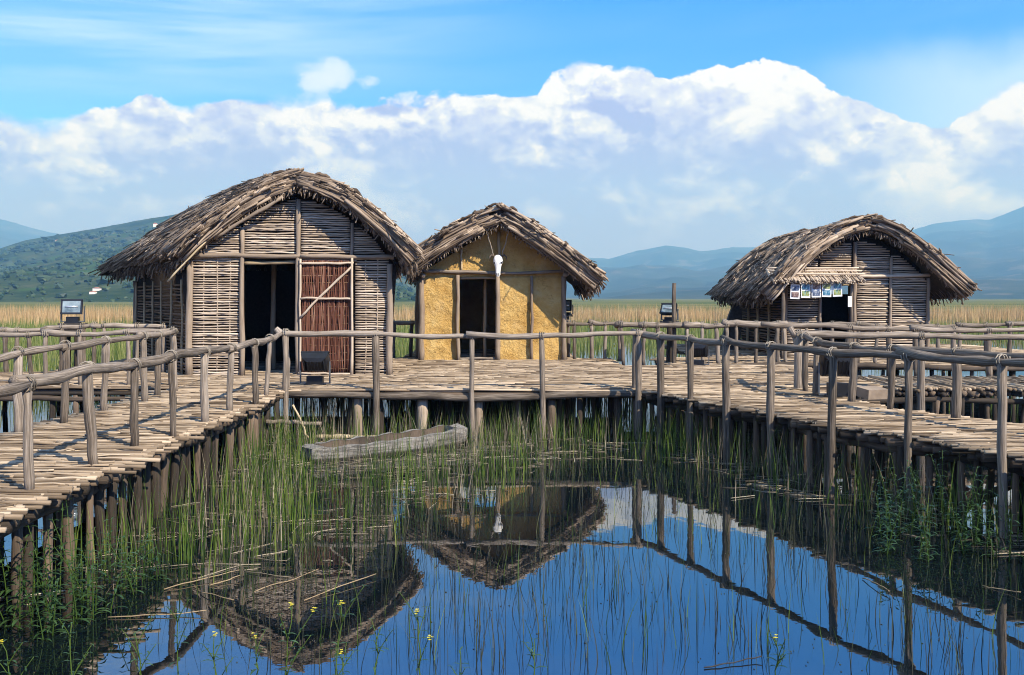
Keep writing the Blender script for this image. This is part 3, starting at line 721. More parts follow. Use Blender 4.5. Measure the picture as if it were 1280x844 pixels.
# ------------------------------------------------------------------ wattle
def wattle(g, p0, p1, s0, s1, z0, z1, pitch=.046, r=.0178, step=.25, clip=None, phase=0, out=.03, skip=None):
    """woven rods on the wall line p0-p1 (2D) between distances s0..s1 along it; clip(z) narrows a gable row"""
    p0 = np.array(p0, float); p1 = np.array(p1, float); d = (p1 - p0) / np.linalg.norm(p1 - p0); nrm = np.array([d[1], -d[0]])
    z = z0 + pitch * .5; k = 0
    while z < z1:
        a, b = s0, s1
        if clip:
            ca, cb = clip(z)
            a, b = max(a, ca), min(b, cb)
        if b - a > .12:
            n = max(4, int((b - a) / (step / 2.5))); s = np.linspace(a - .01, b + .01, n)
            w = np.sin(s / step * math.pi + (k % 2) * math.pi + phase) * r * .8 + out
            zz = z + np.cumsum(rng.normal(0, .004, n)); zz -= (zz[-1] - z) * np.linspace(0, 1, n) * .8
            P = np.stack([p0[0] + d[0] * s + nrm[0] * w, p0[1] + d[1] * s + nrm[1] * w, zz], -1)
            g.tubes(P[None], (r * rng.uniform(.8, 1.15) * (1 + rng.normal(0, .07, n)))[None], 6, np.array([np.clip(rng.normal(.55, .2), 0, 1)]))
        z += pitch * rng.uniform(.86, 1.14); k += 1
def core(poly, p0, p1, back=.055, th=.04):
    """thin dark sheet added behind the rods for daub and gap shade: polygon in (distance along wall, z)"""
    g = Geo(); p0 = np.array(p0, float); p1 = np.array(p1, float); d = (p1 - p0) / np.linalg.norm(p1 - p0); n = np.array([d[1], -d[0]])
    f = lambda o: (lambda s, z: (p0[0] + d[0] * s - n[0] * o, p0[1] + d[1] * s - n[1] * o, z))
    g.prism(poly, f(back - th), f(back)); return g
def along(p0, p1):
    p0 = np.array(p0, float); p1 = np.array(p1, float); d = (p1 - p0) / np.linalg.norm(p1 - p0); n = np.array([d[1], -d[0]])
    return lambda s, z, o=0.0: (p0[0] + d[0] * s + n[0] * o, p0[1] + d[1] * s + n[1] * o, z)
def stick(name, root, at, s0, z0, s1, z1, r, mat='barelog', o=.05, rnd=None, wob=.015):
    g = Geo(); g.log(at(s0, z0, o), at(s1, z1, o), r, r * .92, wob, 8, 8, rnd); return g.build(name, M[mat], root)
def gable_clip(curve, back=.0):
    """curve: list of (s, z) along the roof's underside -> clip(z)"""
    C = np.array(curve, float); k = int(np.argmax(C[:, 1]))
    def clip(z):
        a = np.interp(z, C[:k + 1, 1], C[:k + 1, 0]); b = np.interp(-z, -C[k:, 1], C[k:, 0]); return a + .02, b - .02
    return clip

# ------------------------------------------------------------------ large wattle hut
def hut_one():
    A = (-6.2, 17.72); B = (-2.38, 17.92); C = (-8.9, 21.8); D = (-3.15, 21.5)
    root = thing('hut', 'large wattle hut with arched shaggy thatch and a red woven door standing beside its doorway', 'hut', (-4.6, 19.5, ZD), 'thatched huts on the platforms')
    f = along(A, B); L = math.hypot(B[0] - A[0], B[1] - A[1])
    S_ = lambda px: (px - 238.5) / (488.5 - 238.5) * L
    z = lambda py: gz(py, 17.85)
    d0, d1 = S_(306), S_(370.5); zb = z(320); zt = z(329)
    # underside of the roof along the gable
    und = [(S_(228), z(345)), (S_(252), z(312)), (S_(290), z(283)), (S_(330), z(262)), (S_(372), z(247)), (S_(410), z(257)), (S_(445), z(277)), (S_(470), z(300)), (S_(497), z(335))]
    cl = gable_clip(und)
    g = Geo(); wattle(g, A, B, .04, d0 - .05, ZD, zb - .03); g.build('wall_panel', M['rod'], root)
    g = Geo(); wattle(g, A, B, S_(446), L - .03, ZD, zb - .03, phase=.4); g.build('wall_panel', M['rod'], root)
    g = Geo(); wattle(g, A, B, d1 + .04, S_(446), zt + .02, zb - .02); g.build('wall_panel', M['rod'], root)
    for a, b in ((240, 301), (306, 370), (378, 438), (444, 487)):
        g = Geo(); wattle(g, A, B, S_(a), S_(b), zb + .04, z(247), clip=cl, pitch=.044, r=.0165, step=.2)
        if g.n: g.build('gable_panel', M['rod'], root)
    lo = [(0, ZD), (d0, ZD), (d0, zt), (d1, zt), (d1, ZD), (L, ZD)] + [(s, zz) for s, zz in und[::-1]]
    lo[5] = (L, ZD); core(lo, A, B).build('front_shade_sheet', M['backing'], root)
    # upright sticks the rods are woven on, a little proud in places
    for px in (255, 272, 287, 457, 472): stick('stake', root, f, S_(px), ZD, S_(px) + .02, zb, .014, 'rod', .028, .3)
    for px, r, top in ((238.5, .07, 326), (303.5, .05, 285), (373.5, .048, 250), (441, .036, 279), (488, .066, 330)):
        stick('post', root, f, S_(px), ZD - .05, S_(px) + .01, z(top), r, 'barelog', .06, .62)
    stick('beam', root, f, -.05, zb, d1 + .25, zb + .0, .05, 'barelog', .09, .5); stick('beam', root, f, d1 + .1, zb - .01, L + .08, zb - .03, .042, 'barelog', .1, .65)
    stick('lintel', root, f, d0 - .02, zt, d1, zt + .02, .035, 'tan', .0, .2)
    # woven red door, leaning shut beside the opening
    door = None
    g = Geo(); a, b = S_(379), S_(440); zd0, zd1 = ZD + .03, z(326)
    n = 38
    for s in np.linspace(a, b, n):
        t = np.linspace(0, 1, 12); P = np.array([f(s + rng.normal(0, .006), zd0 + (zd1 - zd0) * k, .1 + .012 * math.sin(k * 40 + s * 60)) for k in t])
        g.tubes(P[None], np.full((1, 12), rng.uniform(.008, .015)), 5, np.array([rng.random()]))
    door = g.build('door', M['redrod'], root)
    g = Geo(); wattle(g, A, B, a, b, zd0 + .02, zd1, pitch=.15, r=.007, step=.12, out=.1); g.build('weave', M['osier'], door)
    for s0, z0, s1, z1, r in ((a - .03, zd0 - .02, a - .02, zd1 + .03, .026), (b + .02, zd0 - .04, b + .03, zd1 + .05, .03), (a - .04, z(330), b + .06, z(329), .028), (a - .02, z(373.5), b + .05, z(374), .026),
                             (a - .06, zd0 + .02, b, zd0, .022), (a - .04, z(398), b + .02, z(334), .027)):
        stick('door_bar', door, f, s0, z0, s1, z1, r * .85, 'rod', .15, .6)
    # splayed side wall, in shade
    h = along(C, A); Lc = math.hypot(C[0] - A[0], C[1] - A[1])
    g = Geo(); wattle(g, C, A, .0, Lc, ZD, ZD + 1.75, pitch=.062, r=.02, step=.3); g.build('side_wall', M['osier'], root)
    core([(0, ZD), (Lc, ZD), (Lc, ZD + 2.05), (0, ZD + 2.1)], C, A).build('side_shade_sheet', M['backing'], root)
    for s in np.linspace(.3, Lc - .35, 6): stick('stake', root, h, s, ZD, s + rng.normal(0, .03), ZD + 1.85, .026, 'tan', .065, .35)
    stick('post', root, h, .02, ZD - .05, .02, ZD + 1.9, .06, 'barelog', .03, .4)
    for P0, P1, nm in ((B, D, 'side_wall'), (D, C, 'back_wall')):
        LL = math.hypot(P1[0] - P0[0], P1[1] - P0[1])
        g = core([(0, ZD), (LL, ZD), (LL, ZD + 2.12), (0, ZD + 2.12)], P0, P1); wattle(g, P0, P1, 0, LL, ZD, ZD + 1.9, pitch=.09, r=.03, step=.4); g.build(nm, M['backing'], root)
    g = Geo(); g.log((-5.0, 19.3, ZD), (-5.0, 19.3, ZD + 2.5), .055, .05, .02, 6, 8, .5); g.build('inner_post', M['tan'], root)
    # roof
    Yf = 17.5; k = Yf / F
    FR = smooth_curve([(gx(px, Yf), Yf + .0, gz(py, Yf)) for px, py in ((372, 219), (405, 227), (438, 242), (472, 268), (500, 295), (525, 322))])
    FL = smooth_curve([(gx(px, Yf), Yf, gz(py, Yf)) for px, py in ((372, 219), (345, 226), (310, 245), (274, 269), (244, 294), (216, 321))])
    BL = smooth_curve([(gx(px, Y), Y, gz(py, Y)) for px, py, Y in ((338, 226, 18.6), (318, 230, 19.0), (269, 249, 20), (203, 288, 21.3), (128, 337, 22.5))])
    zr = gz(226, 18.6); xr = gx(338, 18.6)
    BR = smooth_curve([(xr, 18.6, zr), (xr + .7, 19.2, zr - .25), (xr + 1.3, 20.2, zr - .7), (-2.95, 21.6, ZD + 2.15)])
    lerp = lambda a, b: (lambda v, u: a(v) * (1 - np.asarray(u)[..., None]) + b(v) * np.asarray(u)[..., None])
    sl_, sr_, sb_ = lerp(FL, BL), lerp(FR, BR), lerp(BL, BR)
    poles = []
    for v in (.3, .62): poles.append(([sl_(np.array(v), np.array(u)) + np.array([-.02, 0, .09]) for u in np.linspace(.02, .98, 8)], .026, .1))
    for v in (.4, .75): poles.append(([sr_(np.array(v), np.array(u)) + np.array([.02, 0, .09]) for u in np.linspace(-.03, .98, 8)], .028, .1))
    roof = roof_mesh(root, [(sl_, 1.35, True), (sr_, 1, True), (sb_, .8, False)], 4600, 5, .21, poles, 260, 620, .3)
    ties(roof, sl_, [(.12, .05, .05, .02), (.3, .06, .05, .0), (.55, .05, .04, .02), (.2, .5, .03, .05), (.8, .4, .03, .06)])
    ties(roof, sr_, [(.18, .03, .05, .0), (.42, .03, .05, .0), (.66, .03, .05, .01), (.86, .03, .04, .0)])
    # a loose rafter end sticking out under the left gable edge
    g = Geo(); p = FL(np.array(.72)); q = FL(np.array(1.03)); g.log(p + np.array([.05, -.06, -.26]), q + np.array([.0, -.1, -.42]), .022, .016, .01, 5, 7, .9); g.build('rafter', M['tan'], root)
    g = Geo(); p = FL(np.array(.1)); q = FL(np.array(.66)); g.log(p + np.array([.0, .02, -.33]), q + np.array([.06, .02, -.30]), .035, .03, .02, 8, 7, .6); g.build('rafter', M['barelog'], root)
hut_one()

# ------------------------------------------------------------------ yellow clay hut
def hut_two():
    Y = 22.1; A = (gx(527, Y), Y); B = (gx(705, Y), Y); f = along(A, B); L = B[0] - A[0]
    root = thing('hut', 'small hut of yellow clay with a pointed thatched roof and animal skull over its door', 'hut', ((A[0] + B[0]) / 2, 24, ZD), 'thatched huts on the platforms')
    S_ = lambda px: gx(px, Y) - A[0]; z = lambda py: gz(py, Y)
    apex = (S_(625), z(281)); el, er = (-.0, z(341)), (L, z(337))
    d0, d1, zt = S_(574), S_(620), z(346)
    g = Geo()
    poly = [(0, ZD - .02), (d0, ZD - .02), (d0, zt), (d1, zt), (d1, ZD - .02), (L, ZD - .02), er, apex, el]
    # front wall as a fine uneven sheet with real thickness: left, right and gable pieces meeting edge to edge
    def piece(s0, s1, zlo, zhi_fn, ns, nz):
        s = np.linspace(s0, s1, ns); V = np.zeros((ns, nz, 3))
        for i, a in enumerate(s):
            zz = np.linspace(zlo, zhi_fn(a), nz); V[i, :, 0] = A[0] + a; V[i, :, 2] = zz
            V[i, :, 1] = Y - .03 - (fbm(a * 1.7 + 3 + zz * 0, zz * 1.7, 5) - .5) * .09 - (fbm(a * 9 + zz * 0, zz * 9, 8, 3) - .45) * .03
        Bk = V.copy(); Bk[..., 1] = Y + .16; g.shell(V, Bk)
    roofline = lambda a: np.interp(a, [0, apex[0], L], [el[1], apex[1], er[1]])
    piece(0, d0, ZD - .02, lambda a: zt, 20, 44); piece(d1, L, ZD - .02, lambda a: zt, 40, 44); piece(0, L, zt, roofline, 70, 26)
    g.build('front_wall', M['clay'], root)
    g = Geo(); dY = 4.2
    for x in (A[0] + .08, B[0] - .08): g.box((x, Y + .17 + dY / 2, ZD + .95), (.15, dY, 1.95))
    g.box(((A[0] + B[0]) / 2, Y + .24 + dY, ZD + 1.1), (L, .14, 2.2)); g.build('side_wall', M['clay'], root)
    for px, top, r, o, rn in ((527, 345, .075, .02, .5), (572.5, 344, .045, .07, .6), (622.5, 345, .06, .07, .6), (664.5, 345, .035, .05, .35), (704.5, 345, .06, .03, .45)):
        stick('post', root, f, S_(px) + rng.normal(0, .01), ZD - .04, S_(px), z(top), r, 'barelog', o + .04, rn, .02)
    stick('post', root, f, S_(521), ZD - .04, S_(522), z(352), .085, 'barelog', -.45, .3)
    stick('beam', root, f, S_(526), z(339), S_(623), z(341), .042, 'log', .11, .55); stick('beam', root, f, S_(615), z(342), S_(708), z(338.5), .038, 'log', .11, .6)
    stick('king_post', root, f, S_(623.5), z(341), S_(624), z(290), .04, 'tan', .07, .55); stick('stud', root, f, S_(577), z(338), S_(577), z(312), .024, 'tan', .05, .7)
    stick('lintel', root, f, d0, zt - .04, d1, zt - .04, .03, 'tan', -.02, .2)
    stick('inner_post', root, f, S_(605), ZD, S_(605.5), zt + .2, .045, 'tan', -.7, .45); stick('threshold', root, f, d0 - .05, ZD + .03, d1 + .05, ZD + .03, .035, 'log', .06, .6)
    # the pole ends that carry the eaves
    for s, zz in ((L + .02, z(344)), (.05, z(345))):
        g = Geo(); g.log((A[0] + s, Y - .32, zz), (A[0] + s, Y + 4.3, zz), .055, .05, .01, 8, 9, .6); g.build('wall_plate', M['barelog'], root)
    Yf = 21.5; Yb = 26.6
    prof = lambda pts: smooth_curve([(gx(px, Yf), gz(py, Yf)) for px, py in pts], 1)
    PR = prof([(627, 259), (665, 281), (710, 313), (755, 348)]); PL = prof([(627, 259), (590, 274), (545, 298), (500, 329)])
    def side(P): return lambda v, u: np.stack([P(v)[..., 0], Yf + (Yb - Yf) * np.asarray(u) + 0 * np.asarray(v), P(v)[..., 1] - .05 * np.sin(np.pi * np.asarray(u))], -1)
    l_, r_ = side(PL), side(PR)
    poles = [([fn(np.array(v), np.array(u)) + np.array([0, 0, .1]) for u in np.linspace(-.05, 1, 8)], .036, .12) for fn, v in ((r_, .3), (r_, .62), (r_, .9), (l_, .25), (l_, .55), (l_, .85))]
    roof = roof_mesh(root, [(l_, 1, True), (r_, 1, True)], 3800, 15, .33, poles, 300, 520, .3, .019)
    ties(roof, r_, [(.3, .0, .03, .01), (.62, .0, .03, .01), (.12, .0, .04, .01), (.9, .0, .03, .02)], .03); ties(roof, l_, [(.25, .0, .03, .01), (.55, .0, .03, .01), (.1, .01, .05, .01)], .03)
    # skull hung on cords over the door
    x0, y0 = gx(622.5, 21.9), 21.84; zt_, zb_ = gz(319, 21.9), gz(346, 21.9); H = zt_ - zb_
    sk = thing('animal_skull', 'bleached white animal skull hung on two cords over the clay hut door', 'skull', (x0, y0, zb_))
    g = Geo(); tt = np.linspace(0, 1, 12); wid = np.interp(tt, [0, .08, .2, .34, .42, .6, .85, .95, 1], [.04, .085, .10, .105, .085, .06, .05, .055, .02])
    a = np.arange(14) * 2 * math.pi / 14
    V = np.zeros((12, 15, 3)); aa = np.append(a, 0)
    for i in range(12): V[i] = np.stack([x0 + wid[i] * np.cos(aa) * 1.1, y0 - .02 + wid[i] * .62 * np.sin(aa), np.full(15, zt_ - tt[i] * H)], -1)
    g.grid(V); g._add(V[0, :14], [np.arange(14)[None]], .5, V[0, :14]); g._add(V[-1, :14], [np.arange(14)[None, ::-1]], .5, V[-1, :14]); g.build('cranium', M['bone'], sk)
    for s in (-1, 1):
        g = Geo(); g.path([(x0 + s * .07, y0 - .03, zt_ - H * .36), (x0 + s * .085, y0 - .06, zt_ - H * .37)], (.026, .02), 10); g.build('eye_socket', M['socket'], sk)
        g = Geo(); g.path([(x0 + s * .02, y0 - .04, zt_ - H * .93), (x0 + s * .022, y0 - .052, zt_ - H * .84)], (.014, .01), 8); g.build('nostril', M['socket'], sk)
        g = Geo(); g.path([(x0 + s * .08, y0 - .01, zt_ - .04), (x0 + s * .15, y0 - .02, zt_ + .0), (x0 + s * .2, y0 - .03, zt_ - .05), (x0 + s * .19, y0 - .05, zt_ - .14)], (.026, .024, .017, .006), 8); g.build('horn', M['horn'], sk)
        g = Geo(); g.log((x0 + s * .24, y0 - .25, gz(293, 21.7)), (x0 + s * .1, y0 - .01, zt_ - .02), .015, .012, .008, 12, 6, .7, .25); g.build('cord', M['rope'], sk)
hut_two()

# ------------------------------------------------------------------ single wattle hut to the right
def hut_three():
    Y = 23.0; A = (gx(980, Y), Y); B = (gx(1159, Y), Y); f = along(A, B); L = B[0] - A[0]; Yk = 27.3
    root = thing('hut', 'single wattle hut with arched thatch, a small reed awning and pinned cards above its doorway', 'hut', (8.6, 25, ZD), 'thatched huts on the platforms')
    S_ = lambda px: gx(px, Y) - A[0]; z = lambda py: gz(py, Y)
    und = [(S_(958), z(372)), (S_(985), z(348)), (S_(1012), z(326)), (S_(1040), z(309)), (S_(1068), z(300)), (S_(1100), z(307)), (S_(1130), z(324)), (S_(1150), z(342)), (S_(1170), z(365))]
    cl = gable_clip(und); zb = z(345); d0, d1, zt = S_(1026), S_(1061), z(356)
    for a, b in ((984, 1022), (1071, 1109), (1113, 1157)):
        g = Geo(); wattle(g, A, B, S_(a), S_(b), ZD, zb - .02, pitch=.056, r=.0205, step=.3, clip=lambda zz: (lambda q: q)(cl(max(zz, z(371))))); g.build('wall_panel', M['rod'], root)
    g = Geo(); wattle(g, A, B, S_(1024), S_(1066), zt + .02, zb, pitch=.06, clip=cl); g.build('wall_panel', M['rod'], root)
    for a, b in ((970, 1021), (1025, 1063), (1071, 1111), (1114, 1165)):
        g = Geo(); wattle(g, A, B, S_(a), S_(b), zb + .02, z(300), pitch=.053, r=.0195, step=.28, clip=cl); g.build('gable_panel', M['rod'], root)
    lo = [(0, ZD), (d0, ZD), (d0, zt), (d1, zt), (d1, ZD), (L, ZD)] + [(min(max(s, 0), L), zz + .13) for s, zz in und[::-1]]
    core(lo, A, B).build('front_shade_sheet', M['backing'], root)
    for px, r, top, rn in ((980, .06, 349, .5), (1023.5, .045, 340, .7), (1067, .06, 303, .6), (1112, .04, 322, .75), (1158, .05, 348, .5)):
        stick('post', root, f, S_(px), ZD - .04, S_(px) + .02, z(top), r, 'barelog', .06, rn)
    stick('beam', root, f, S_(1066), z(346), S_(1160), z(344), .04, 'rod', .1, .7)
    stick('lintel', root, f, d0, zt, d1, zt, .035, 'tan', .0, .3)
    h = along((A[0] - .05, Yk), A)
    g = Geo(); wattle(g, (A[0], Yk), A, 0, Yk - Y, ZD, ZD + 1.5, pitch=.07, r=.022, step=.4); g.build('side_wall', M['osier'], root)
    core([(0, ZD), (Yk - Y, ZD), (Yk - Y, ZD + 1.85), (0, ZD + 1.85)], (A[0], Yk), A).build('side_shade_sheet', M['backing'], root)
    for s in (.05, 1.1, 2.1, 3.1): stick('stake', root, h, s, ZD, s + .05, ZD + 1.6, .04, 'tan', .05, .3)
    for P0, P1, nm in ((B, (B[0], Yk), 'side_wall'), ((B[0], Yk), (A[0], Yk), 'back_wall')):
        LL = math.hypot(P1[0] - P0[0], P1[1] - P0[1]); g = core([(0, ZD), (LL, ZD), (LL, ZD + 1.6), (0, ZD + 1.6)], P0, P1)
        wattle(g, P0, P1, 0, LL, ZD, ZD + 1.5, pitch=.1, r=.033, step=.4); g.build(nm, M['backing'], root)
    Yf = 22.5; Yb = 27.95; cx = gx(1080, Yf)
    R_ = [(gx(px, Yf), gz(py, Yf)) for px, py in ((1086, 274), (1110, 280), (1132, 291), (1156, 308), (1186, 335), (1217, 363))]
    L_ = [(gx(px, Yf), gz(py, Yf)) for px, py in ((1086, 274), (1058, 280), (1033, 292), (1005, 312), (979, 338), (949, 367))]
    PR, PL = smooth_curve(R_), smooth_curve(L_)
    def side(P): return lambda v, u: np.stack([P(v)[..., 0], Yf + (Yb - Yf) * np.asarray(u) + 0 * np.asarray(v), P(v)[..., 1] - .06 * np.sin(np.pi * np.asarray(u))], -1)
    l_, r_ = side(PL), side(PR)
    poles = [([fn(np.array(v), np.array(u)) + np.array([0, 0, .09]) for u in np.linspace(-.03, 1, 9)], .03, .1) for fn, v in ((r_, .28), (r_, .55), (r_, .8), (l_, .3), (l_, .55), (l_, .8))]
    poles += [([l_(np.array(v), np.array(u)) + np.array([0, 0, .1]) for v in np.linspace(.03, .5, 6)], .028, .1) for u in (.05, .45)]
    roof = roof_mesh(root, [(l_, 1.25, True), (r_, 1, True)], 4000, 25, .24, poles, 280, 560, .25, .021)
    ties(roof, r_, [(.28, .0, .03, .01), (.55, .0, .03, .01), (.8, .0, .03, .01), (.1, .0, .05, .01)], .03); ties(roof, l_, [(.1, .02, .06, .01), (.05, .2, .08, .0), (.3, .0, .04, .01), (.25, .5, .04, .02), (.1, .75, .05, .0)], .03)
    # reed awning over the door
    Ya = 22.3; xa0, xa1 = gx(965, Ya), gx(1079, Ya); z0, z1 = gz(337, 22.5), gz(351, Ya); g = Geo(); N = 330
    x = rng.uniform(xa0, xa1, N); t = np.linspace(0, 1, 4)
    P = np.stack([x[:, None] + rng.normal(0, .02, (N, 1)) * t, 22.85 - (.62 + rng.normal(0, .05, (N, 1))) * t, z0 + (z1 - z0 - rng.uniform(-.02, .08, (N, 1))) * t + rng.uniform(-.02, .03, (N, 1))], -1)
    g.tubes(P, .016, 5, np.clip(rng.normal(.6, .2, N), 0, 1))
    aw = g.build('awning', M['rod'], root)
    for dz, yy in ((.03, 22.72), (-.05, 22.52), (-.13, 22.36)):
        g = Geo(); g.log((xa0, yy, z0 + dz + .02), (xa1 + .05, yy, z0 + dz + .02), .024, .02, .01, 10, 7, .8); g.build('awning_batten', M['rod'], aw)
    for px, zt2 in ((978, 352), (1064, 352)):
        g = Geo(); g.log((gx(px, 22.4), 22.4, ZD - .04), (gx(px, 22.4), 22.4, gz(zt2, 22.4)), .045, .04, .012, 8, 8, .3); g.build('awning_post', M['log'], root)
    # little wooden notice on the awning post
    g = Geo(); g.box((gx(1063, 22.3), 22.34, gz(377, 22.3)), (.09, .012, .26)); tag(g.build('door_notice', M['paper'], None, False, (gx(1063, 22.3), 22.34, gz(377, 22.3))), 'narrow pale card nailed to the post right of the cards', 'notice')
    where = ['first from the side wall and tilted', 'second from the side wall', 'in the middle of the row', 'between the middle card and the end card', 'nearest the doorpost']
    for i in range(5):
        px = 994.5 + i * 13.2; py = 363.5 - i * .5 + (1 if i == 0 else 0); X, YY, Z = gx(px, 22.3), 22.34, gz(py, 22.3)
        w, hh = .225, .36
        t = thing('photo_card', 'white card of two prints under the awning, ' + where[i], 'card', (X, YY, Z), 'cards of photographs over the hut door')
        t.rotation_euler = (0, R((2.5, 1, -1, 1.5, -2)[i]), 0)
        ORIG[t.name] = (0, 0, 0)
        g = Geo(); g.box((0, 0, 0), (w, .014, hh)); g.build('frame', M['paper'], t, False)
        for q, dz in ((0, .083), (1, -.075)):
            g = Geo(); g.box((0, -.011, dz), (w * .78, .008, .125)); g.build('picture', M['pics'][(i + q * 2 + (1 if i == 4 else 0)) % 4], t, False)
    # dark slab leaning on the side wall
    t = Geo(); pts = [(-.28, 0), (.28, 0), (.24, .75), (.16, 1.15), (.02, 1.3), (-.12, 1.2), (-.2, .95), (-.3, .4)]
    X, YY = gx(913, 26.2), 26.2
    t.prism(pts, lambda a, b: (X + a * .9 + b * .14, YY - .06, ZD + b * 1.05), lambda a, b: (X + a * .9 + b * .14, YY + .1, ZD + b * 1.05))
    tag(t.build('leaning_board', M['pedestal'], None, False, (X, YY, ZD)), 'dark rough board with a rounded top leaning beside the single hut', 'board')
hut_three()

# ------------------------------------------------------------------ floodlights
def rotm(rx, rz):
    cx_, sx_ = math.cos(rx), math.sin(rx); cz_, sz_ = math.cos(rz), math.sin(rz)
    return np.array([[cz_, -sz_, 0], [sz_, cz_, 0], [0, 0, 1]]) @ np.array([[1, 0, 0], [0, cx_, -sx_], [0, sx_, cx_]])
def floodlight(label, loc, rz, tilt, w=.42, h=.33, base=True, rise=.17):
    t = thing('floodlight', label, 'floodlight', loc, 'floodlights round the huts'); x, y, z = loc
    Rm = rotm(R(tilt), R(rz)); Rz = rotm(0, R(rz)); c = np.array([x, y, z + rise + h / 2])
    put = lambda p: tuple(c + Rm @ np.array(p, float))
    # housing: front rim, tapered back, cooling ribs
    d = .17; g = Geo()
    fr = [(-w / 2, -h / 2), (w / 2, -h / 2), (w / 2, h / 2), (-w / 2, h / 2)]
    rings = [(1, -d / 2), (1.0, -d * .2), (.86, d * .25), (.55, d / 2)]
    V = np.array([[put((a * s, yy, b * s)) for a, b in fr + fr[:1]] for s, yy in rings]); g.grid(V)
    g._add(V[-1, :4], [np.array([[0, 1, 2, 3]])], .5, V[-1, :4]); g._add(V[0, :4], [np.array([[3, 2, 1, 0]])], .5, V[0, :4])
    for s in np.linspace(-.36, .36, 7): g.box(put((s * w, d * .36, 0)), (.012, d * .45, h * .62), Rm)
    g.build('housing', M['blackmetal'], t, False)
    g = Geo()
    for a, b, ww, hh in ((0, h / 2 - .012, w + .02, .03), (0, -h / 2 + .012, w + .02, .03), (-w / 2 + .012, 0, .03, h - .034), (w / 2 - .012, 0, .03, h - .034)): g.box(put((a, -d / 2 - .014, b)), (ww, .024, hh), Rm)
    g.build('rim', M['blackmetal'], t, False)
    g = Geo(); g.box(put((0, -d / 2 - .008, 0)), (w - .05, .01, h - .05), Rm); gl = g.build('glass', M['glass'], t, False)
    g = Geo(); g.path([put((-w * .3, -d / 2 - .018, 0)), put((w * .3, -d / 2 - .018, 0))], .016, 8); g.build('tube', M['reflector'], gl)
    g = Geo(); P = [c + Rz @ np.array(p, float) for p in ((-w / 2 - .02, 0, .03), (-w / 2 - .02, 0, -h / 2 - rise + .03), (w / 2 + .02, 0, -h / 2 - rise + .03), (w / 2 + .02, 0, .03))]
    for a, b in zip(P, P[1:]):
        m = (a + b) / 2; L = np.linalg.norm(b - a); v = abs(b[2] - a[2]) > .05
        g.box(m, (.018 if v else L + .016, .05, L if v else .018), Rz)
    g.build('bracket', M['bracket'], t, False)
    if base:
        g = Geo(); g.box((x, y, z + .012), (w * .75, .16, .024), Rz); g.box((x, y, z + rise * .42), (w * .6, .12, rise * .7), Rz); g.build('control_box', M['blackmetal'], t, False)
    return t
# wooden pedestal of the lamp at left
px_, Yp = 91, 18.9; X = gx(px_, Yp); zt = gz(404, Yp)
t = thing('lamp_pedestal', 'dark timber pedestal behind the back left railing carrying a floodlight', 'pedestal', (X, Yp, ZD))
g = Geo(); g.box((X, Yp, zt - .05), (.46, .34, .1)); g.box((X, Yp, zt - .16), (.38, .28, .09)); g.build('top', M['pedestal'], t, False)
for dx in (-.13, .13):
    for dy in (-.1, .1): g = Geo(); g.log((X + dx, Yp + dy, ZD - .3), (X + dx, Yp + dy, zt - .2), .055, .05, .01, 5, 8, .1); g.build('leg', M['pile'], t)
floodlight('floodlight with bright glass on the dark pedestal before the green marsh', (X, Yp, zt), 12, -12, .40, .30)
X, Y_ = ground(394, 482); floodlight('black floodlight seen from behind, aimed up at the red woven door', (X, Y_, ZD + .01), 180, -35, .46, .34, rise=.2)
X, Y_ = gx(709.5, 23.0), 23.0
t = thing('lamp_post', 'thin post at the clay hut corner holding up a small floodlight', 'post', (X + .05, Y_, ZD)); g = Geo(); g.log((X + .02, Y_, ZD - .05), (X, Y_, gz(396, 23)), .045, .04, .012, 7, 8, .3); g.build('pole', M['log'], t)
g = Geo(); g.box((X, Y_, gz(395.5, 23) + .01), (.26, .2, .03)); g.build('shelf', M['pedestal'], t, False)
floodlight('small pale faced floodlight peeking out behind the clay hut corner', (X, Y_, gz(395.5, 23) + .025), -18, -8, .23, .27, rise=.1)
X, Y_ = gx(842.5, 20.95), 20.98
t = thing('lamp_post', 'tall thin dark pole rising above the back railing beside a floodlight', 'post', (X, Y_, ZD)); g = Geo(); g.log((X, Y_, -.5), (X + .01, Y_, gz(354, 21)), .055, .048, .015, 9, 8, .15); g.build('pole', M['log'], t)
for px, top in ((833, 402), (850, 400)):
    pass
X2 = gx(837, 21.3)
t = thing('lamp_pedestal', 'low dark stump behind the tall thin pole carrying a tilted floodlight', 'pedestal', (X2, 21.3, ZD)); g = Geo(); g.log((X2, 21.3, -.5), (X2 + .02, 21.3, gz(404, 21.3)), .09, .085, .01, 6, 9, .1); g.build('post', M['pile'], t)
g = Geo(); g.box((X2, 21.3, gz(403, 21.3)), (.4, .3, .06)); g.build('top', M['pedestal'], t, False)
floodlight('tilted floodlight beside the tall thin pole on the back railing', (X2, 21.3, gz(401.5, 21.3)), -32, -28, .36, .26, rise=.12)
X, Y_ = ground(1047, 497); floodlight('black floodlight half hidden behind a post of the right boardwalk', (X, Y_, ZD + .02), 172, -30, .5, .42, rise=.26)
g = Geo(); g.box((X + .42, Y_ - .25, ZD + .1), (.36, .3, .14), rotm(.1, .3)); tag(g.build('timber_block', M['barelog'], None, False, (X + .42, Y_ - .25, ZD + .03)), 'sawn timber block lying at the foot of the half hidden black floodlight', 'timber')
X, Y_ = ground(871, 457); floodlight('dark floodlight low on the platform edge in front of the back railing', (X, Y_ - .15, ZD + .01), 165, -30, .42, .36, rise=.16)

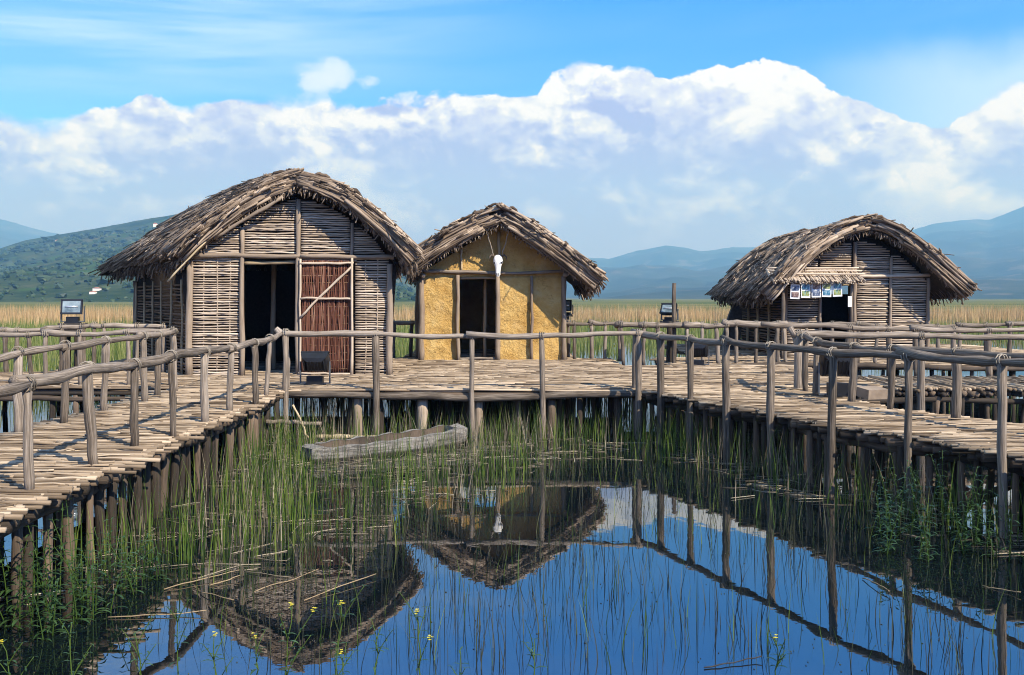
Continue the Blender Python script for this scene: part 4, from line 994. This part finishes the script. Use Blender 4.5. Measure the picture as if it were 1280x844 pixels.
# ------------------------------------------------------------------ dugout canoe and loose timber
def canoe():
    p0 = np.array((gx(383, 12.95), 12.95, 0.)); p1 = np.array((gx(578, 14.5), 14.5, 0.)); d = p1 - p0; L = np.linalg.norm(d); d /= L; n = np.array([d[1], -d[0], 0])
    t = thing('dugout_canoe', 'grey weathered dugout canoe lying half sunk among the sedge', 'canoe', tuple((p0 + p1) / 2))
    K = 26; m = 11; ts = np.linspace(0, 1, K); a = np.linspace(0, math.pi, m)
    O = np.zeros((K, m, 3)); I = np.zeros((K, m, 3))
    for i, s in enumerate(ts):
        wd = np.interp(s, [0, .06, .3, .7, .93, 1], [.20, .27, .33, .32, .25, .17]); top = np.interp(s, [0, .3, .7, 1], [.19, .2, .23, .29]) + .012 * math.sin(s * 37); dep = np.interp(s, [0, .1, .9, 1], [.3, .36, .36, .28])
        c = p0 + d * s * L
        for Q, k, dd, tt in ((O, 1, dep, 0), (I, .76, dep * .68, .0)):
            Q[i] = c + n[None] * (np.cos(a) * wd * k)[:, None] * np.where(np.abs(np.cos(a)) > .98, 1, 1)[:, None] + np.stack([0 * a, 0 * a, top - np.sin(a) ** .75 * dd], -1)
    e = 2; Iin = I[e:-e].copy()
    wob = rng.normal(0, .008, O.shape); O += wob
    g = Geo(); g.grid(O[:, ::-1]); 
    # ends closed, rim joined to the hollow
    for r_, rev in ((O[0], False), (O[-1], True)): g._add(r_, [np.arange(m)[None, ::-1] if rev else np.arange(m)[None]], .5, r_)
    for side in (0, -1):
        o = O[:, side]; i_ = np.concatenate([O[:e, side] * .25 + O[:e, m // 2 * 0 + (0 if side == 0 else -1)] * .75, I[e:-e, side], O[-e:, side]], 0)
        g.grid(np.stack([o[e:-e], I[e:-e, side] + np.array([0, 0, .004])], 1))
    for sl_, inner in ((slice(0, e + 1), I[e]), (slice(K - e - 1, K), I[-e - 1])):
        V = np.concatenate([O[sl_, 0], O[sl_, -1][::-1]]); g._add(V, [np.arange(len(V))[None]], .5, V)
        g._add(inner, [np.arange(m)[None]], .5, inner)
    me = wood_grey; g.build('hull', me, t)
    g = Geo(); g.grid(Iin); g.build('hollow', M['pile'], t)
    g = Geo(); q = p0 - d * .12
    g.box(tuple(p0 + d * .02 + np.array([0, 0, -.02])), (.04, .34, .2), rotm(0, math.atan2(d[1], d[0]))); g.build('bow_block', M['pile'], t, False)
def grey_wood():
    m, t = material('silvered_dugout'); tc = t.new('ShaderNodeTexCoord'); mp = t.new('ShaderNodeMapping')
    mp.inputs['Rotation'].default_value = (0, 0, -.634); t.put(mp.inputs[0], tc.outputs['Object'])
    m2 = t.new('ShaderNodeMapping'); m2.inputs['Scale'].default_value = (1.1, 19, 19); t.put(m2.inputs[0], mp.outputs[0])
    n = t.noise(m2.outputs[0], 1.6, 7, .7); b = t.noise(tc.outputs['Object'], 5, 4)
    f = t.m('ADD', t.m('MULTIPLY', n, .85), t.m('MULTIPLY', b, .15))
    col = t.ramp(f, [(.32, (.05, .046, .042)), (.46, (.16, .148, .132)), (.56, (.27, .25, .222)), (.7, (.43, .4, .36))])
    sp = t.new('ShaderNodeSeparateXYZ'); t.put(sp.inputs[0], tc.outputs['Object'])
    wet = t.smooth(t.m('ADD', sp.outputs[2], t.m('MULTIPLY', b, .05)), .055, .095)      # soaked band above the water
    t.put(t.b.inputs['Base Color'], t.mix(wet, (.06, .052, .044, 1), col)); t.b.inputs['Roughness'].default_value = .9; t.b.inputs['Specular IOR Level'].default_value = .2
    t.put(t.b.inputs['Normal'], t.bump(n, .8, .03)); return m
wood_grey = grey_wood()
canoe()
def loose(label, p0, p1, r, mat='barelog', rnd=.6, name='fallen_pole', cat='pole'):
    g = Geo(); g.log(p0, p1, r, r * .8, .02 if r > .012 else .007, 8, 7, rnd); tag(g.build(name, M[mat], None, True, tuple((np.array(p0) + np.array(p1)) / 2)), label, cat)
loose('pale fallen pole lying on the water behind the canoe', (gx(398, 15.0), 14.8, .05), (gx(478, 14.8), 14.6, .08), .045, 'tan', .8)
loose('dark pole lying level under the corner where the left boardwalk meets the platform', (gx(335, 14.6), 14.5, .34), (gx(402, 14.6), 14.6, .3), .04, 'log', .5)
loose('bent pale stick leaning up from the water at the left end of the platform front', (gx(366, 14.4), 14.4, .62), (gx(386, 14.3), 14.3, .12), .016, 'tan', .8)
loose('slanting prop pole under the right boardwalk beside the tall nearest post', (4.55, 9.6, .0), (5.5, 9.3, .66), .055, 'pile', .3)

# ------------------------------------------------------------------ water plants
def on_water(px, py): Y = CZ * F / (py - 372.0); return gx(px, Y), Y
def sedge_patch(name, label, pts, H, hw, mat, lean=.12, K=5, droop=.05, rnd=None, z=-.05):
    B = np.zeros((len(pts), 3)); B[:, :2] = pts; B[:, 2] = z; N = len(B)
    g = Geo(); le = rng.normal(0, 1, (N, 2)) * (lean * H)[:, None]
    g.blades(B, H - z, le, hw, droop, K, rnd, None); return tag(g.build(name, mat, None, True), label, name.replace('_', ' '), kind='stuff')
def scatter(N, x0, x1, y0, y1, dens, seed):
    x = rng.uniform(x0, x1, N * 3); y = rng.uniform(y0, y1, N * 3); k = dens(x, y) * np.clip(4.2 * (fbm(x * 1.4, y * 1.4, seed, 4) - .3), .06, 1.3) > rng.random(N * 3); k = np.nonzero(k)[0][:N]
    return np.stack([x[k], y[k]], -1)
ss = lambda v, a, b: (lambda t: t * t * (3 - 2 * t))(np.clip((v - a) / (b - a), 0, 1))
# the green stand along the left boardwalk and round the canoe
def dens_left(x, y):
    right = np.interp(y, [6.5, 8, 9.5, 11, 12.5, 14, 15], [-2.6, -1.7, -.8, .1, .6, .7, .4])
    return ss(right - x, -.5, 1.6) * np.interp(y, [6.6, 7.6, 9, 12, 15], [.0, .5, 1, 1, .8]) * np.where((x > -3.75) | (y > 15.2), 1, .25)
def inside_canoe(p):
    a = np.array((gx(383, 12.95), 12.95)); b = np.array((gx(578, 14.5), 14.5)); d = (b - a) / np.linalg.norm(b - a); q = p - a; s = q @ d; o = np.abs(q @ np.array([d[1], -d[0]])); return (s > -.1) & (s < np.linalg.norm(b - a) + .05) & (o < .36)
def before_canoe(p):   # thinner, lower growth between the eye and the canoe
    a = np.array((gx(383, 12.95), 12.95)); b = np.array((gx(578, 14.5), 14.5)); d = (b - a) / np.linalg.norm(b - a); q = p - a; s = q @ d; o = q @ np.array([d[1], -d[0]])
    return (s > -.3) & (s < np.linalg.norm(b - a) + .3) & (o > .2) & (o < 1.7)
p = scatter(2050, -4.6, 1.2, 6.6, 15.2, dens_left, 4); p = p[~inside_canoe(p)]; p = p[~before_canoe(p) | (rng.random(len(p)) < .55)]
sedge_patch('sedge', 'green sedge standing in the water along the left boardwalk', p, rng.uniform(.22, .85, len(p)) * np.interp(p[:, 1], [7, 10, 15], [.7, 1, .85]) * np.where(before_canoe(p), .5, 1), rng.uniform(.0035, .0075, len(p)), M['sedge'], .1)
# under the front of the platform
p = scatter(1100, -3.6, 3.2, 12.6, 16.6, lambda x, y: np.interp(y, [12.6, 13.6, 15, 16.6], [.1, .8, 1, .6]) * np.interp(x, [-3.6, -.4, .2, 2.4, 3.2], [.5, .5, 1, 1, .5]), 9); p = p[~inside_canoe(p)]
sedge_patch('sedge', 'green sedge under the front edge of the platform', p, rng.uniform(.15, .68, len(p)), rng.uniform(.0035, .007, len(p)), M['sedge'], .1)
# along the right boardwalk: thin, mixed with dead stems
REx = np.array([a for a, _ in RE]); REy = np.array([b for _, b in RE])
def dens_right(x, y):
    e = np.interp(-y, -REy, REx); return np.exp(-((x - e + .1) / .55) ** 2)
p = scatter(2300, 1.2, 6.6, 5.5, 15.2, dens_right, 19)
sedge_patch('sedge', 'sparse green sedge along the right boardwalk', p, rng.uniform(.25, .8, len(p)), rng.uniform(.003, .006, len(p)), M['sedge'], .14)
def dens_dead(x, y):
    e = np.interp(-y, -REy, REx); return np.exp(-((x - e + .05) / .6) ** 2) + .55 * dens_left(x, y) + .5 * ((y > 13) & (x < 3))
p = scatter(3900, -3.7, 6.6, 6.3, 16, dens_dead, 29); p = p[~inside_canoe(p)]
sedge_patch('dead_stems', 'straw coloured dead stems standing among the sedge', p, rng.uniform(.15, .72, len(p)), rng.uniform(.002, .0045, len(p)), M['deadstem'], .12)
# lone dark stems in the open water
p = scatter(1900, -2.4, 5.2, 5.6, 13, lambda x, y: np.where(x < np.interp(-y, -REy, REx) - .2, .8, 0) * np.interp(y, [5.6, 8, 13], [.8, .9, .9]), 39)
sedge_patch('thin_stems', 'single dark stems standing in the open water', p, rng.uniform(.08, .5, len(p)), rng.uniform(.002, .0042, len(p)), M['darkstem'], .14)
p = scatter(420, -2.6, 5.5, 5.5, 12, lambda x, y: np.where(x < np.interp(-y, -REy, REx) - .2, .8, 0), 43)
sedge_patch('sedge', 'thin green blades scattered through the open water', p, rng.uniform(.1, .45, len(p)), rng.uniform(.002, .0045, len(p)), M['sedge'], .16)
# floating litter of broken stems
def litter(N, dens, seed, lab, L0=.08, L1=.5):
    p = scatter(N, -4.2, 6.2, 6.0, 15, dens, seed); N = len(p); a = rng.normal(0, .55, N) + np.where(rng.random(N) < .12, 1.2, 0); L = rng.uniform(L0, L1, N) ** 1.0; t = np.linspace(-.5, .5, 4)
    P = np.stack([p[:, :1] + np.cos(a)[:, None] * L[:, None] * t, p[:, 1:] + np.sin(a)[:, None] * L[:, None] * t, np.repeat(rng.uniform(.001, .012, N)[:, None], 4, 1) + rng.normal(0, .003, (N, 4))], -1)
    g = Geo(); g.tubes(P, rng.uniform(.0025, .006, N)[:, None] * np.ones((1, 4)), 5); tag(g.build('stem_litter', M['deadstem'], None), lab, 'litter', kind='stuff')
p = scatter(1500, -5, 5, 17.2, 22, lambda x, y: np.full(x.shape, .9), 33)
sedge_patch('screen_stems', 'dark stems added under the platform to block the light behind it', p, rng.uniform(.4, .8, len(p)), rng.uniform(.006, .012, len(p)), M['darkstem'], .08)  # added screen of stems, hiding bright water seen between the piles
litter(1500, lambda x, y: dens_dead(x, y), 49, 'broken pale stems floating on the water')
for i, (a, b, lab) in enumerate((((205, 738), (300, 717), 'long pale stem floating toward the reflected hut from the left plants'), ((135, 773), (258, 768), 'pale straight stem floating below the leafy plants'), ((262, 733), (300, 724), 'short stem lying across the long pale one'),
                                 ((318, 741), (398, 716), 'pale stem floating over the roof reflection'), ((380, 752), (470, 722), 'slanting stem floating just past the roof reflection edge'), ((250, 742), (292, 755), 'forked stem floating at the reflected rail'),
                                 ((880, 836), (952, 826), 'brown stick floating at the bottom of the pond'), ((1078, 724), (1112, 744), 'dark stem floating on blue water near the reflected railing'), ((1228, 733), (1276, 745), 'thick stem floating by the nearest tall post'))):
    p0 = on_water(*a); p1 = on_water(*b); loose(lab, (p0[0], p0[1], .008), (p1[0], p1[1], .03), (.0042), 'tan' if i != 6 else 'log', .15 if i not in (6, 7) else .05, 'floating_stem', 'stem')

# seeds, pollen and leaf scraps drifting on the open water
p = scatter(900, -3, 6, 5.6, 13, lambda x, y: np.full(x.shape, .8), 61); n_ = len(p); a_ = rng.uniform(0, 6.28, n_); l_ = rng.uniform(.004, .016, n_); t_ = np.linspace(-.5, .5, 3)
g = Geo(); g.tubes(np.stack([p[:, :1] + np.cos(a_)[:, None] * l_[:, None] * t_, p[:, 1:] + np.sin(a_)[:, None] * l_[:, None] * t_, np.full((n_, 3), .002)], -1), rng.uniform(.002, .005, n_)[:, None] * np.array([.5, 1, .5]), 5)
tag(g.build('floating_scraps', M['darkstem'], None), 'dark seeds and leaf scraps drifting on the open pond', 'litter', kind='stuff')

# leafy marsh plants and mustard flowers: separate plants
def leaves_on(g, path, n, L, hw, up=.5, rnd0=.5, t0=.15):
    P = np.array(path); s = np.linspace(t0, .98, n); k = np.linspace(0, 1, len(P)); B = np.stack([np.interp(s, k, P[:, i]) for i in range(3)], -1)
    for i in range(n):
        for side in (0, 1):
            a = i * 1.57 + side * math.pi + rng.normal(0, .35); l = L * rng.uniform(.6, 1.15) * (1 - .45 * s[i]); t = np.linspace(0, 1, 6)
            dirv = np.array([math.cos(a), math.sin(a)]); r = t * l; zc = up * l * t - .55 * l * t ** 2.2
            C = np.stack([B[i, 0] + dirv[0] * r, B[i, 1] + dirv[1] * r, B[i, 2] + zc], -1); w = hw * np.sin(np.pi * np.clip(t * .93 + .05, 0, 1)) ** .8 * l / L
            pr = np.array([-dirv[1], dirv[0], 0]); V = np.stack([C - pr * w[:, None], C + np.array([0, 0, -.15]) * w[:, None], C + pr * w[:, None]], 1)
            g.grid(V, np.clip(rng.normal(rnd0, .2), 0, 1))
def leafy_plant(label, group, x, y, h, stems=3, L=.13, hw=.0135, n=9, z=0):
    t = thing('marsh_plant', label, 'plant', (x, y, z), group); gs = Geo(); gl = Geo()
    for k in range(stems):
        le = rng.normal(0, .17, 2) * h; hh = h * rng.uniform(.65, 1.05); q = np.linspace(0, 1, 7)
        bx, by = rng.normal(0, .05, 2); P = np.stack([x + bx + le[0] * q ** 1.5, y + by + le[1] * q ** 1.5, z - .05 + (hh + .05) * q], -1)
        gs.path(P, np.linspace(.0055, .0025, 7), 5, .4); leaves_on(gl, P, int(n * hh / h) + 2, L, hw)
    gs.build('stem', M['sedge'], t); gl.build('leaves', M['leaf'], t)
for px, py, h in ((64, 762, .62), (88, 745, .7), (118, 750, .62), (142, 735, .55), (168, 742, .5), (40, 778, .6), (100, 775, .45), (20, 752, .66), (66, 796, .4), (190, 725, .42), (128, 770, .5), (10, 790, .5)):
    x, y = on_water(px, py); leafy_plant('leafy green marsh plant in the dark clump under the left boardwalk', 'leafy plants under the left boardwalk', x, y, h)
for px, py, h in ((1092, 662, .6), (1112, 672, .66), (1135, 668, .7), (1160, 676, .66), (1186, 672, .7), (1205, 690, .6), (1150, 700, .5), (1222, 684, .5), (1105, 690, .45), (1175, 655, .75), (1130, 648, .7), (1240, 700, .55)):
    x, y = on_water(px, py); leafy_plant('bushy green marsh plant in the clump under the right boardwalk', 'bushy plants under the right boardwalk', x, y, h, 3, .13, .013, 10)
def mustard(label, px, py, h, blooms=2, side=3, group=None):
    x, y = on_water(px, py); t = thing('flowering_weed', label, 'plant', (x, y, 0), group); gs = Geo(); gl = Geo(); tips = []
    q = np.linspace(0, 1, 8); le = rng.normal(0, .1, 2) * h; P = np.stack([x + le[0] * q, y + le[1] * q, -.05 + (h + .05) * q], -1) + rng.normal(0, .006, (8, 3)); gs.path(P, np.linspace(.005, .0025, 8), 5, .5); leaves_on(gl, P, 4, .1, .011, .6)
    tips.append(P[-1])
    for k in range(side):
        b = P[rng.integers(3, 7)]; a = rng.uniform(0, 6.28); l = h * rng.uniform(.2, .42); Q = np.stack([b[0] + math.cos(a) * l * .6 * q, b[1] + math.sin(a) * l * .6 * q, b[2] + l * q ** .8], -1); gs.path(Q, np.linspace(.003, .002, 8), 5, .5); leaves_on(gl, Q, 3, .06, .007, .5); tips.append(Q[-1])
    gs.build('stem', M['sedge'], t); gl.build('leaves', M['leaf'], t)
    for tip in tips[:blooms]:
        g = Geo()
        for _ in range(5):
            c = tip + rng.normal(0, .008, 3)
            for a in np.arange(4) * math.pi / 2 + rng.random(): 
                d = np.array([math.cos(a), math.sin(a), .25]); w = np.array([-d[1], d[0], 0]) * .006
                g._add([c, c + d * .006 + w * .8, c + d * .011, c + d * .006 - w * .8], [np.array([[0, 1, 2, 3]])], rng.random(), np.zeros((4, 3)))
        g.build('flower', M['flower'], t, False)
for px, py, h, bl, sd, lab in ((352, 905, .62, 2, 4, 'yellow flowered weed with several heads below the reflected roof'), (412, 915, .66, 1, 3, 'tall yellow flowered weed before the reflected roof ridge'), (528, 880, .52, 2, 3, 'yellow flowered weed standing alone between the two reflected roofs'),
                               (272, 900, .48, 1, 4, 'branched weed with one small bloom before the reflected rail'), (468, 860, .35, 0, 3, 'short weed without bloom right of the reflected large roof'), (185, 900, .5, 0, 4, 'branched green weed over the pale water at lower left'),
                               (90, 890, .45, 0, 4, 'small green weed in the dark lower corner beside the boardwalk'), (25, 900, .42, 1, 3, 'yellow green weed in the lowest corner under the left boardwalk'), (224, 870, .5, 0, 3, 'thin green weed beside the reflected post of the left railing'),
                               (668, 880, .3, 0, 2, 'small green shoot alone in the blue water'), (968, 880, .38, 1, 4, 'branched weed in the blue water near the brown floating stick'), (575, 875, .3, 0, 2, 'tiny dark shoot beside the lone yellow flowered weed'), (320, 860, .3, 1, 2, 'low yellow flowered weed at the dark edge of the reflected large roof'), (430, 890, .33, 1, 2, 'low weed with a pale yellow head beside the tall flowered weed')):
    mustard(lab, px, py, h, bl, sd)

# marsh and reed belts beyond the platforms
def belt(name, lab, x0, x1, y0, y1, N, h0, h1, hw0, hw1, mat, seed, cond=None, lean=.1):
    p = scatter(N, x0, x1, y0, y1, (lambda x, y: np.full(x.shape, .9)) if cond is None else cond, seed)
    sedge_patch(name, lab, p, rng.uniform(h0, h1, len(p)), rng.uniform(hw0, hw1, len(p)), mat, lean)
fan = lambda x, y: (np.abs(x) < .75 * y + 6) * .9
belt('reed_bed', 'belt of tall tan reeds across the lake beyond the huts', -78, 78, 62, 88, 34000, 1.2, 1.92, .009, .02, M['reed'], 3, fan, .06)
belt('marsh_grass', 'low green marsh grass in front of the tan reeds', -66, 66, 47, 63, 9000, .4, 1.05, .012, .024, M['meadow'], 5, lambda x, y: fan(x, y) * np.clip((y - 46) / 8, .1, 1))
belt('marsh_grass', 'bright green marsh grass to the left of the large hut', -40, -8.2, 19.4, 50, 14000, .5, 1.2, .008, .016, M['meadow'], 7, lambda x, y: fan(x, y) * np.where((x < -9.6) | (y > 23.3), 1, 0))
belt('marsh_grass', 'patchy green grass in shallow water to the right of the single hut', 6.6, 40, 17.8, 48, 7000, .25, .8, .007, .014, M['meadow'], 8, lambda x, y: fan(x, y) * np.where((y > 30) | ((y < 20.3) & (x > 6.8)) | (x > 14.8), .8, 0) * np.clip(fbm(x * .3, y * .5, 3) * 3 - 1, 0, 1))
belt('marsh_grass', 'green grass in the gap behind the two near huts', -8.5, -1.6, 27.2, 50, 3500, .5, 1.0, .008, .016, M['meadow'], 12)
belt('marsh_grass', 'green grass beyond the water between the clay hut and the single hut', .5, 12, 36, 50, 2500, .3, .8, .01, .018, M['meadow'], 13)
